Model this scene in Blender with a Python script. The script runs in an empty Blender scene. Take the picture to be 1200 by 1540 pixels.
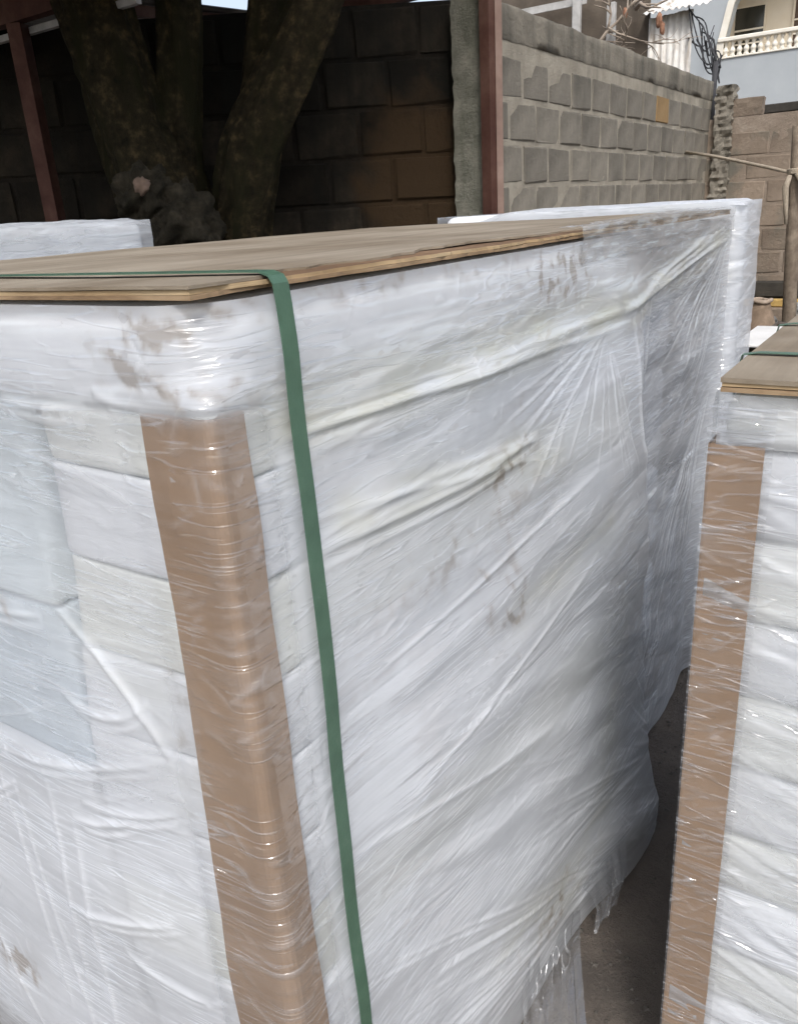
import bpy, math, random
import numpy as np
from mathutils import Matrix, Vector

random.seed(7); rng = np.random.default_rng(11)
S = bpy.context.scene
COL = S.collection

# ------------------------------------------------------------------ camera
CAM_H = 1.7
TH, RO, HD = math.radians(20.6), math.radians(3.6), math.radians(34.5)
F0 = Vector((math.cos(HD), math.sin(HD), 0)); R0 = Vector((math.sin(HD), -math.cos(HD), 0)); Z = Vector((0, 0, 1))
fw = F0*math.cos(TH) - Z*math.sin(TH); up0 = F0*math.sin(TH) + Z*math.cos(TH)
Rr = R0*math.cos(RO) - up0*math.sin(RO); Uu = R0*math.sin(RO) + up0*math.cos(RO)
cd = bpy.data.cameras.new('camera'); cam = bpy.data.objects.new('camera', cd); COL.objects.link(cam)
cam.matrix_world = Matrix(((Rr.x, Uu.x, -fw.x, 0), (Rr.y, Uu.y, -fw.y, 0), (Rr.z, Uu.z, -fw.z, CAM_H), (0, 0, 0, 1)))
cd.sensor_fit = 'HORIZONTAL'; cd.sensor_width = 36; cd.lens = 36.0
cd.clip_start = 0.05; cd.clip_end = 2000
S.camera = cam

# ------------------------------------------------------------------ sky, sun, exposure
SUN_EL = math.radians(50); SUN_H = R0*0.02 - F0*1.0
to_sun = Vector((SUN_H.x*math.cos(SUN_EL), SUN_H.y*math.cos(SUN_EL), math.sin(SUN_EL))).normalized()
w = bpy.data.worlds.new('World'); S.world = w; w.use_nodes = True
nt = w.node_tree; bg = nt.nodes['Background']
sky = nt.nodes.new('ShaderNodeTexSky'); sky.sky_type = 'NISHITA'; sky.sun_disc = False
sky.sun_elevation = SUN_EL; sky.sun_rotation = math.atan2(to_sun.x, to_sun.y)
sky.air_density = 1.0; sky.dust_density = 3.0; sky.ozone_density = 0.6
hs = nt.nodes.new('ShaderNodeHueSaturation'); hs.inputs['Saturation'].default_value = 0.6   # thin overcast: the blue is washed out evenly
nt.links.new(sky.outputs[0], hs.inputs['Color']); nt.links.new(hs.outputs[0], bg.inputs[0]); bg.inputs[1].default_value = 0.15
sd = bpy.data.lights.new('sun', 'SUN'); sun = bpy.data.objects.new('sun', sd); COL.objects.link(sun)
sd.energy = 1.5; sd.angle = math.radians(13); sd.color = (1, 0.985, 0.97)
sun.rotation_euler = (-to_sun).to_track_quat('-Z', 'Y').to_euler(); sun.location = (0, 0, 20)
S.view_settings.view_transform = 'Standard'; S.view_settings.look = 'None'
S.view_settings.exposure = 0.58; S.view_settings.gamma = 1.0
S.cycles.transparent_max_bounces = 10
S.cycles.max_bounces = 7; S.cycles.diffuse_bounces = 6; S.cycles.glossy_bounces = 2; S.cycles.transmission_bounces = 2
S.cycles.use_adaptive_sampling = True; S.cycles.adaptive_threshold = 0.03
S.cycles.caustics_reflective = False; S.cycles.caustics_refractive = False

# ------------------------------------------------------------------ helpers
def tag(o, label=None, cat=None, group=None, kind=None):
    if label: o['label'] = label
    if cat: o['category'] = cat
    if group: o['group'] = group
    if kind: o['kind'] = kind
    return o

def empty(name, loc, label, cat, group=None):
    o = bpy.data.objects.new(name, None); COL.objects.link(o); o.location = loc
    o.empty_display_size = 0.2
    return tag(o, label, cat, group)

def link(name, me, parent=None, loc=None):
    o = bpy.data.objects.new(name, me); COL.objects.link(o)
    if parent: o.parent = parent
    if loc is not None: o.location = loc
    return o

def mesh(name, verts, faces, mat, smooth=False):
    me = bpy.data.meshes.new(name)
    me.from_pydata([tuple(map(float, v)) for v in verts], [], [tuple(int(i) for i in f) for f in faces])
    if smooth: me.polygons.foreach_set('use_smooth', [True]*len(me.polygons))
    if mat: me.materials.append(mat)
    me.update(); return me

def grid_mesh(name, P, mat, smooth=True, uv=None, attrs=None, mask=None, closed=False):
    """P: rows x cols x 3 array of points."""
    nr, nc = P.shape[:2]
    idx = np.arange(nr*nc).reshape(nr, nc)
    if closed: idx = np.concatenate([idx, idx[:, :1]], 1)
    q = np.stack([idx[:-1, :-1], idx[:-1, 1:], idx[1:, 1:], idx[1:, :-1]], -1)
    if mask is not None: q = q[mask]
    q = q.reshape(-1, 4)
    me = bpy.data.meshes.new(name)
    me.vertices.add(nr*nc); me.vertices.foreach_set('co', P.astype(np.float32).ravel())
    me.loops.add(q.size); me.loops.foreach_set('vertex_index', q.astype(np.int32).ravel())
    me.polygons.add(len(q)); me.polygons.foreach_set('loop_start', np.arange(0, q.size, 4, dtype=np.int32))
    me.polygons.foreach_set('use_smooth', np.full(len(q), smooth))
    if uv is not None:
        l = me.uv_layers.new(name='UVMap'); l.data.foreach_set('uv', uv.reshape(-1, 2)[q.ravel()].astype(np.float32).ravel())
    for k, a in (attrs or {}).items():
        at = me.attributes.new(k, 'FLOAT', 'POINT'); at.data.foreach_set('value', a.astype(np.float32).ravel())
    me.materials.append(mat); me.update(); me.validate()
    return me

def box_data(x0, x1, y0, y1, z0, z1, b=0.0):
    """closed box, bevelled by b when given (24 verts)."""
    if b <= 0:
        v = [(x, y, z) for z in (z0, z1) for x, y in ((x0, y0), (x1, y0), (x1, y1), (x0, y1))]
        f = [(3, 2, 1, 0), (4, 5, 6, 7), (0, 1, 5, 4), (1, 2, 6, 5), (2, 3, 7, 6), (3, 0, 4, 7)]
        return v, f
    v = []; f = []
    loops = []
    for z, i in ((z0, b), (z0+b, 0), (z1-b, 0), (z1, b)):
        a0, a1, c0, c1 = x0+i, x1-i, y0+i, y1-i
        k = b if i == 0 else b*0.5
        loop = [(a0+k, c0, z), (a1-k, c0, z), (a1, c0+k, z), (a1, c1-k, z), (a1-k, c1, z), (a0+k, c1, z), (a0, c1-k, z), (a0, c0+k, z)]
        loops.append(list(range(len(v), len(v)+8))); v += loop
    f.append(tuple(reversed(loops[0]))); f.append(tuple(loops[-1]))
    for a, c in zip(loops[:-1], loops[1:]):
        for i in range(8): f.append((a[i], a[(i+1) % 8], c[(i+1) % 8], c[i]))
    return v, f

def box(name, x0, x1, y0, y1, z0, z1, mat, parent=None, b=0.0, loc=None):
    v, f = box_data(x0, x1, y0, y1, z0, z1, b)
    return link(name, mesh(name, v, f, mat), parent, loc)

def tube_pts(path, radii, n=10, jitter=0.0, seed=0):
    r = np.random.default_rng(seed)
    path = [Vector(p) for p in path]; rows = []
    up = Vector((0.3, 0.2, 1)).normalized()
    for i, p in enumerate(path):
        t = (path[min(i+1, len(path)-1)] - path[max(i-1, 0)]).normalized()
        a = t.cross(Vector((1, 0.13, 0.1)) if abs(t.z) > 0.8 else Vector((0, 0, 1))).normalized(); c = t.cross(a)
        row = []
        for k in range(n):
            th = 2*math.pi*k/n
            rad = radii[i]*(1+jitter*r.normal())
            row.append(p + a*math.cos(th)*rad + c*math.sin(th)*rad)
        rows.append([tuple(q) for q in row])
    return np.array(rows)

def tube(name, path, radii, mat, parent=None, n=10, jitter=0.0, seed=0, smooth=True):
    P = tube_pts(path, radii, n, jitter, seed)
    v = P.reshape(-1, 3).tolist(); f = []
    nr = len(path)
    for i in range(nr-1):
        for k in range(n): f.append((i*n+k, i*n+(k+1) % n, (i+1)*n+(k+1) % n, (i+1)*n+k))
    f.append(tuple(reversed(range(n)))); f.append(tuple(range((nr-1)*n, nr*n)))
    return link(name, mesh(name, v, f, mat, smooth), parent)

# gradient noise in numpy
_perm = np.random.default_rng(3).permutation(512)
def _h(ix, iy): return _perm[(_perm[ix & 511] + iy) & 511]
def pnoise(x, y):
    xi = np.floor(x).astype(int); yi = np.floor(y).astype(int); xf = x-xi; yf = y-yi
    u = xf*xf*xf*(xf*(xf*6-15)+10); v = yf*yf*yf*(yf*(yf*6-15)+10)
    def g(a, b, dx, dy):
        t = _h(a, b)*(2*np.pi/512); return np.cos(t)*dx+np.sin(t)*dy
    n00 = g(xi, yi, xf, yf); n10 = g(xi+1, yi, xf-1, yf); n01 = g(xi, yi+1, xf, yf-1); n11 = g(xi+1, yi+1, xf-1, yf-1)
    return (n00*(1-u)+n10*u)*(1-v)+(n01*(1-u)+n11*u)*v
def fbm(x, y, o=4):
    s = 0; a = 1.0
    for i in range(o): s = s+a*pnoise(x*2**i+17*i, y*2**i+31*i); a *= 0.5
    return s
def sstep(a, b, x):
    t = np.clip((x-a)/(b-a), 0, 1); return t*t*(3-2*t)

# ------------------------------------------------------------------ materials
def newmat(name):
    m = bpy.data.materials.new(name); m.use_nodes = True
    n = m.node_tree; return m, n, n.nodes['Principled BSDF']
def nd(n, t, **kw):
    o = n.nodes.new(t)
    for k, v in kw.items(): setattr(o, k, v)
    return o
def ramp(n, stops, src):
    r = nd(n, 'ShaderNodeValToRGB'); e = r.color_ramp.elements
    while len(e) < len(stops): e.new(0.5)
    for i, (p, c) in enumerate(stops): e[i].position = p; e[i].color = (*c, 1) if len(c) == 3 else c
    n.links.new(src, r.inputs[0]); return r
def noise(n, scale, detail=5, rough=0.6, vec=None, dist=0.0):
    t = nd(n, 'ShaderNodeTexNoise'); t.inputs['Scale'].default_value = scale; t.inputs['Detail'].default_value = detail
    t.inputs['Roughness'].default_value = rough; t.inputs['Distortion'].default_value = dist
    if vec is not None: n.links.new(vec, t.inputs['Vector'])
    return t
def mapping(n, src, scale, loc=(0, 0, 0), rot=(0, 0, 0)):
    m = nd(n, 'ShaderNodeMapping'); m.inputs['Scale'].default_value = scale; m.inputs['Location'].default_value = loc; m.inputs['Rotation'].default_value = rot
    n.links.new(src, m.inputs['Vector']); return m
def mixc(n, a, b, fac, mode='MIX'):
    m = nd(n, 'ShaderNodeMix'); m.data_type = 'RGBA'; m.blend_type = mode
    for s, i in ((fac, 0), (a, 6), (b, 7)):
        if isinstance(s, (int, float)): m.inputs[i].default_value = s
        elif isinstance(s, tuple): m.inputs[i].default_value = (*s, 1)
        else: n.links.new(s, m.inputs[i])
    return m.outputs[2]
def bump(n, h, strength, dist, bsdf=None):
    b = nd(n, 'ShaderNodeBump'); b.inputs['Strength'].default_value = strength; b.inputs['Distance'].default_value = dist
    n.links.new(h, b.inputs['Height'])
    if bsdf: n.links.new(b.outputs[0], bsdf.inputs['Normal'])
    return b
def math_n(n, op, a, b=None, clamp=False):
    m = nd(n, 'ShaderNodeMath', operation=op); m.use_clamp = clamp
    for i, s in enumerate((a, b)):
        if s is None: continue
        if isinstance(s, (int, float)): m.inputs[i].default_value = s
        else: n.links.new(s, m.inputs[i])
    return m.outputs[0]

def rough_mat(name, c1, c2, c3, scale=6, rough=0.9, bstr=0.5, bdist=0.01, rand=0.0, streak=None, coord='Object'):
    """mottled mineral / wood surface; streak = (colour, xyz scale, lo, hi) adds stretched stains."""
    m, n, b = newmat(name)
    tc = nd(n, 'ShaderNodeTexCoord'); geo = nd(n, 'ShaderNodeNewGeometry')
    src = geo.outputs['Position'] if coord == 'World' else tc.outputs[coord]
    t1 = noise(n, scale, 8, 0.65, src); r1 = ramp(n, [(0.28, c1), (0.52, c2), (0.75, c3)], t1.outputs[0])
    col = r1.outputs[0]
    if rand:
        oi = nd(n, 'ShaderNodeObjectInfo')
        hv = nd(n, 'ShaderNodeHueSaturation'); n.links.new(col, hv.inputs['Color'])
        v = math_n(n, 'MULTIPLY_ADD', oi.outputs['Random'], rand*2); 
        v.node.inputs[2].default_value = 1-rand; n.links.new(v, hv.inputs['Value']); col = hv.outputs[0]
    if streak:
        sc, ss, lo, hi = streak
        ts = noise(n, 1.0, 6, 0.6, mapping(n, geo.outputs['Position'], ss).outputs[0])
        rs = ramp(n, [(lo, (0, 0, 0)), (hi, (1, 1, 1))], ts.outputs[0])
        col = mixc(n, col, sc, rs.outputs[0])
    n.links.new(col, b.inputs['Base Color']); b.inputs['Roughness'].default_value = rough
    t2 = noise(n, scale*9, 8, 0.7, src); bump(n, t2.outputs[0], bstr, bdist, b)
    return m

M = {}
M['block'] = rough_mat('weathered_block', (0.112, 0.10, 0.079), (0.188, 0.168, 0.135), (0.265, 0.24, 0.195), 5, rand=0.16, bstr=0.9,
                       streak=((0.085, 0.078, 0.062), (2.5, 2.5, 0.7), 0.5, 0.74))
M['block_ochre'] = rough_mat('ochre_block', (0.2, 0.13, 0.06), (0.26, 0.165, 0.07), (0.3, 0.2, 0.1), 6, bstr=0.7)
M['mortar'] = rough_mat('sandy_mortar', (0.23, 0.205, 0.16), (0.33, 0.295, 0.235), (0.42, 0.38, 0.305), 7, bstr=1.0, bdist=0.012,
                        streak=((0.12, 0.11, 0.085), (2.2, 2.2, 0.6), 0.52, 0.75))
M['coping'] = rough_mat('mossy_coping', (0.11, 0.10, 0.078), (0.2, 0.18, 0.145), (0.30, 0.27, 0.22), 5, bstr=1.0, bdist=0.015,
                        streak=((0.05, 0.048, 0.036), (3, 3, 0.6), 0.5, 0.7))
M['coping_band'] = rough_mat('stained_wall_head', (0.12, 0.107, 0.083), (0.2, 0.178, 0.14), (0.30, 0.268, 0.21), 4, bstr=1.0, bdist=0.012, streak=((0.09, 0.082, 0.064), (5, 5, 0.5), 0.46, 0.66))
M['pier'] = rough_mat('mossy_render', (0.10, 0.10, 0.075), (0.2, 0.195, 0.155), (0.3, 0.285, 0.23), 7, bstr=1.0, bdist=0.015,
                      streak=((0.07, 0.075, 0.045), (6, 6, 0.8), 0.48, 0.7))
M['dark_block'] = rough_mat('mould_and_shade_block', (0.010, 0.009, 0.0075), (0.021, 0.0175, 0.013), (0.045, 0.035, 0.024), 4, rand=0.5, bstr=0.9,  # mould, with the shade under the tree also put into the tone
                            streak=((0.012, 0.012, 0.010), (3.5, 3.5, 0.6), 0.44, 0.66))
M['dark_mortar'] = rough_mat('mould_and_shade_mortar', (0.011, 0.0095, 0.008), (0.021, 0.0175, 0.0135), (0.042, 0.034, 0.025), 6, bstr=1.0,
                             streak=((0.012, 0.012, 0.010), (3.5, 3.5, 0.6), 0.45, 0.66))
M['far_block'] = rough_mat('brown_stained_block', (0.15, 0.115, 0.085), (0.23, 0.18, 0.135), (0.3, 0.245, 0.19), 4, rand=0.2, bstr=0.9,
                           streak=((0.13, 0.12, 0.095), (2, 2, 1.4), 0.5, 0.62))
M['far_mortar'] = rough_mat('brown_stained_mortar', (0.17, 0.135, 0.10), (0.25, 0.2, 0.155), (0.36, 0.31, 0.25), 5, bstr=1.0)
M['ground'] = rough_mat('trodden_dirt', (0.07, 0.06, 0.051), (0.12, 0.10, 0.083), (0.19, 0.16, 0.13), 3.5, bstr=0.9, bdist=0.02, coord='World')
M['stone'] = rough_mat('grey_rubble', (0.10, 0.10, 0.095), (0.2, 0.195, 0.185), (0.34, 0.33, 0.31), 6, rand=0.5, bstr=0.8)
M['grit'] = rough_mat('dusty_grit', (0.06, 0.053, 0.045), (0.10, 0.088, 0.075), (0.17, 0.155, 0.14), 30)
M['bark'] = rough_mat('dark_bark', (0.014, 0.012, 0.008), (0.05, 0.04, 0.022), (0.17, 0.12, 0.06), 16, bstr=1.0, bdist=0.03,
                      streak=((0.032, 0.03, 0.014), (7, 7, 1.6), 0.48, 0.62))
M['burl'] = rough_mat('grey_brown_burl', (0.03, 0.027, 0.02), (0.065, 0.056, 0.04), (0.12, 0.10, 0.07), 14, bstr=1.0, bdist=0.03)
M['cutwood'] = rough_mat('cut_wood_face', (0.13, 0.09, 0.065), (0.22, 0.15, 0.11), (0.3, 0.21, 0.16), 12)
M['redsteel'] = rough_mat('red_oxide_steel', (0.05, 0.022, 0.017), (0.085, 0.042, 0.032), (0.13, 0.075, 0.058), 5, rough=0.65, bstr=0.2)
M['litsteel'] = rough_mat('lit_side_steel', (0.15, 0.095, 0.075), (0.22, 0.145, 0.115), (0.28, 0.2, 0.165), 5, rough=0.75, bstr=0.2)  # paler tone stands for light on the post's right side
M['greysheet'] = rough_mat('old_zinc_sheet', (0.16, 0.155, 0.145), (0.25, 0.245, 0.235), (0.36, 0.35, 0.33), 4, rough=0.6, bstr=0.1)
M['whitesheet'] = rough_mat('whitewashed_zinc', (0.5, 0.47, 0.42), (0.68, 0.66, 0.62), (0.78, 0.77, 0.74), 7, rough=0.7, bstr=0.2,
                            streak=((0.3, 0.22, 0.15), (9, 9, 1.5), 0.53, 0.72))
M['oldtimber'] = rough_mat('weathered_timber', (0.10, 0.075, 0.053), (0.19, 0.15, 0.11), (0.30, 0.25, 0.19), 12, bstr=0.9)
M['paletimber'] = rough_mat('pale_painted_timber', (0.34, 0.33, 0.31), (0.48, 0.47, 0.45), (0.6, 0.59, 0.57), 9, bstr=0.5)
M['brownboard'] = rough_mat('brown_shed_boarding', (0.07, 0.055, 0.042), (0.11, 0.088, 0.066), (0.16, 0.13, 0.1), 3, bstr=0.5)
M['darkgap'] = rough_mat('recess_shade_and_roof', (0.03, 0.028, 0.025), (0.05, 0.046, 0.04), (0.075, 0.068, 0.06), 4)  # near-black for the shade in the wall's recess, and for the low roof
M['blue'] = rough_mat('pale_blue_render', (0.335, 0.36, 0.375), (0.37, 0.395, 0.41), (0.41, 0.435, 0.445), 0.8, bstr=0.1, coord='World')
M['cream'] = rough_mat('cream_paint', (0.62, 0.55, 0.43), (0.68, 0.61, 0.49), (0.72, 0.66, 0.55), 1.2, bstr=0.1)
M['ivory'] = rough_mat('ivory_paint', (0.68, 0.63, 0.53), (0.75, 0.71, 0.62), (0.8, 0.77, 0.7), 3, bstr=0.1)
M['brownwin'] = rough_mat('brown_shutter', (0.075, 0.05, 0.037), (0.11, 0.075, 0.055), (0.15, 0.1, 0.075), 2)
M['yellow'] = rough_mat('yellow_ochre_paint', (0.3, 0.19, 0.06), (0.45, 0.3, 0.1), (0.55, 0.38, 0.15), 9)
M['sack'] = rough_mat('brown_sackcloth', (0.13, 0.09, 0.06), (0.2, 0.145, 0.1), (0.3, 0.22, 0.16), 9)
M['sackmouth'] = rough_mat('pale_sackcloth', (0.22, 0.17, 0.13), (0.32, 0.25, 0.19), (0.42, 0.34, 0.27), 20)
M['whiteboard'] = rough_mat('white_board', (0.6, 0.59, 0.57), (0.68, 0.67, 0.65), (0.74, 0.735, 0.72), 4)
M['crate'] = rough_mat('dark_crate_wood', (0.05, 0.038, 0.03), (0.085, 0.065, 0.05), (0.14, 0.11, 0.085), 7)
M['twig'] = rough_mat('dead_branch', (0.22, 0.17, 0.13), (0.34, 0.28, 0.22), (0.48, 0.42, 0.35), 10)
M['rustleaf'] = rough_mat('rust_leaves', (0.2, 0.1, 0.06), (0.3, 0.15, 0.09), (0.4, 0.22, 0.14), 10)
M['cable'] = rough_mat('black_cable', (0.03, 0.03, 0.033), (0.05, 0.05, 0.054), (0.08, 0.08, 0.085), 10)
M['rope'] = rough_mat('pale_rope', (0.35, 0.29, 0.22), (0.46, 0.39, 0.3), (0.56, 0.49, 0.4), 40, bstr=1)
M['greypost'] = rough_mat('grey_corner_board', (0.16, 0.16, 0.155), (0.22, 0.22, 0.215), (0.28, 0.28, 0.27), 9)

for k_ in ('dark_block', 'dark_mortar', 'bark', 'burl', 'redsteel', 'darkgap'):      # sheen cut so surfaces in the shade stay dark
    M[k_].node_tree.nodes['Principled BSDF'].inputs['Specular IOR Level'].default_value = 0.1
def leaf_mat():
    m, n, b = newmat('dark_green_leaf')
    oi = nd(n, 'ShaderNodeNewGeometry')
    r = ramp(n, [(0, (0.025, 0.05, 0.015)), (1, (0.07, 0.11, 0.03))], oi.outputs['Random Per Island'])
    n.links.new(r.outputs[0], b.inputs['Base Color']); b.inputs['Roughness'].default_value = 0.5
    return m
M['leaf'] = leaf_mat()

def window_glass():
    m, n, b = newmat('dim_window_glass')
    b.inputs['Base Color'].default_value = (0.045, 0.045, 0.038, 1); b.inputs['Roughness'].default_value = 0.12
    return m
M['glass'] = window_glass()

def fabric(name, c, rand=0.06):
    m, n, b = newmat(name)
    tc = nd(n, 'ShaderNodeTexCoord')
    t = noise(n, 2.2, 4, 0.55, tc.outputs['Object'])
    r = ramp(n, [(0.3, tuple(x*0.92 for x in c)), (0.7, c)], t.outputs[0])
    n.links.new(r.outputs[0], b.inputs['Base Color']); b.inputs['Roughness'].default_value = 0.75
    mp = mapping(n, tc.outputs['Object'], (3, 3, 14))
    t2 = noise(n, 1.5, 5, 0.6, mp.outputs[0], 0.6); bump(n, t2.outputs[0], 0.22, 0.02, b)
    return m
M['white_fab'] = fabric('white_mattress_cover', (0.78, 0.80, 0.83))
M['cream_fab'] = fabric('cream_mattress_cover', (0.79, 0.805, 0.775))
M['blue_fab'] = fabric('pale_blue_mattress_cover', (0.61, 0.685, 0.745))
M['skyblue_fab'] = fabric('light_blue_mattress_cover', (0.67, 0.735, 0.77))
M['grey_fab'] = fabric('grey_mattress_cover', (0.56, 0.59, 0.64))

def cardboard():
    m, n, b = newmat('brown_cardboard')
    tc = nd(n, 'ShaderNodeTexCoord')
    t = noise(n, 5, 5, 0.6, mapping(n, tc.outputs['Object'], (1, 1, 0.6)).outputs[0])
    r = ramp(n, [(0.3, (0.275, 0.178, 0.108)), (0.55, (0.335, 0.222, 0.138)), (0.75, (0.39, 0.265, 0.172))], t.outputs[0])
    n.links.new(r.outputs[0], b.inputs['Base Color']); b.inputs['Roughness'].default_value = 0.75
    t2 = noise(n, 25, 4, 0.6, tc.outputs['Object']); bump(n, t2.outputs[0], 0.25, 0.004, b)
    return m
M['card'] = cardboard()

def ply(name, c1, c2, c3, along=(1.2, 16, 40)):
    m, n, b = newmat(name)
    tc = nd(n, 'ShaderNodeTexCoord')
    t = noise(n, 1.0, 7, 0.65, mapping(n, tc.outputs['Object'], along).outputs[0], 0.4)
    r = ramp(n, [(0.25, c1), (0.5, c2), (0.75, c3)], t.outputs[0])
    t3 = noise(n, 2.6, 5, 0.6, tc.outputs['Object'])
    r3 = ramp(n, [(0.34, (0.60, 0.54, 0.46)), (0.5, (0.86, 0.83, 0.79)), (0.66, (1.05, 1.04, 1.02))], t3.outputs[0])
    c = mixc(n, r.outputs[0], r3.outputs[0], 1.0, 'MULTIPLY')
    n.links.new(c, b.inputs['Base Color']); b.inputs['Roughness'].default_value = 0.85
    bump(n, t.outputs[0], 0.4, 0.004, b)
    return m
M['ply_top'] = ply('dusty_plywood', (0.20, 0.165, 0.123), (0.275, 0.234, 0.18), (0.35, 0.306, 0.245))
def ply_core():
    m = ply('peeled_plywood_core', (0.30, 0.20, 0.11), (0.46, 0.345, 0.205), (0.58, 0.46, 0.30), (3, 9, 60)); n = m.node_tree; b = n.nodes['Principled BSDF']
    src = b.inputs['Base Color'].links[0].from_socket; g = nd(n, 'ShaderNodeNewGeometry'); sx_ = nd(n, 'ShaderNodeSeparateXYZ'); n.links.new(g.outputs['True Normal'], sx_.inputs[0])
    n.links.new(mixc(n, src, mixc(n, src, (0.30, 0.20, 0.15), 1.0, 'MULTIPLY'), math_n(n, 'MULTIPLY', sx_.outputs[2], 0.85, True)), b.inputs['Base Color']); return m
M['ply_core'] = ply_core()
M['ply_mid'] = ply('bare_plywood_core', (0.30, 0.20, 0.11), (0.46, 0.345, 0.205), (0.58, 0.46, 0.30), (3, 9, 60))
M['ply_low'] = ply('brown_plywood_veneer', (0.14, 0.09, 0.05), (0.32, 0.225, 0.135), (0.46, 0.35, 0.23), (3, 9, 60))
M['ply_brown'] = ply('peeled_brown_plywood', (0.10, 0.06, 0.035), (0.20, 0.125, 0.075), (0.36, 0.25, 0.16), (4, 22, 60))
M['pallet_wood'] = ply('rough_pallet_wood', (0.10, 0.075, 0.05), (0.17, 0.13, 0.09), (0.25, 0.2, 0.145), (2, 20, 20))

def strap_mat():
    m, n, b = newmat('green_strapping')
    tc = nd(n, 'ShaderNodeTexCoord')
    t = noise(n, 30, 3, 0.5, tc.outputs['Object'])
    r = ramp(n, [(0.3, (0.055, 0.112, 0.074)), (0.62, (0.07, 0.138, 0.092)), (0.8, (0.10, 0.165, 0.12))], t.outputs[0])
    n.links.new(r.outputs[0], b.inputs['Base Color']); b.inputs['Roughness'].default_value = 0.36
    wv = nd(n, 'ShaderNodeTexVoronoi'); wv.inputs['Scale'].default_value = 260; n.links.new(tc.outputs['Object'], wv.inputs['Vector'])
    bump(n, wv.outputs['Distance'], 0.18, 0.001, b)
    return m
M['strap'] = strap_mat()

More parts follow.
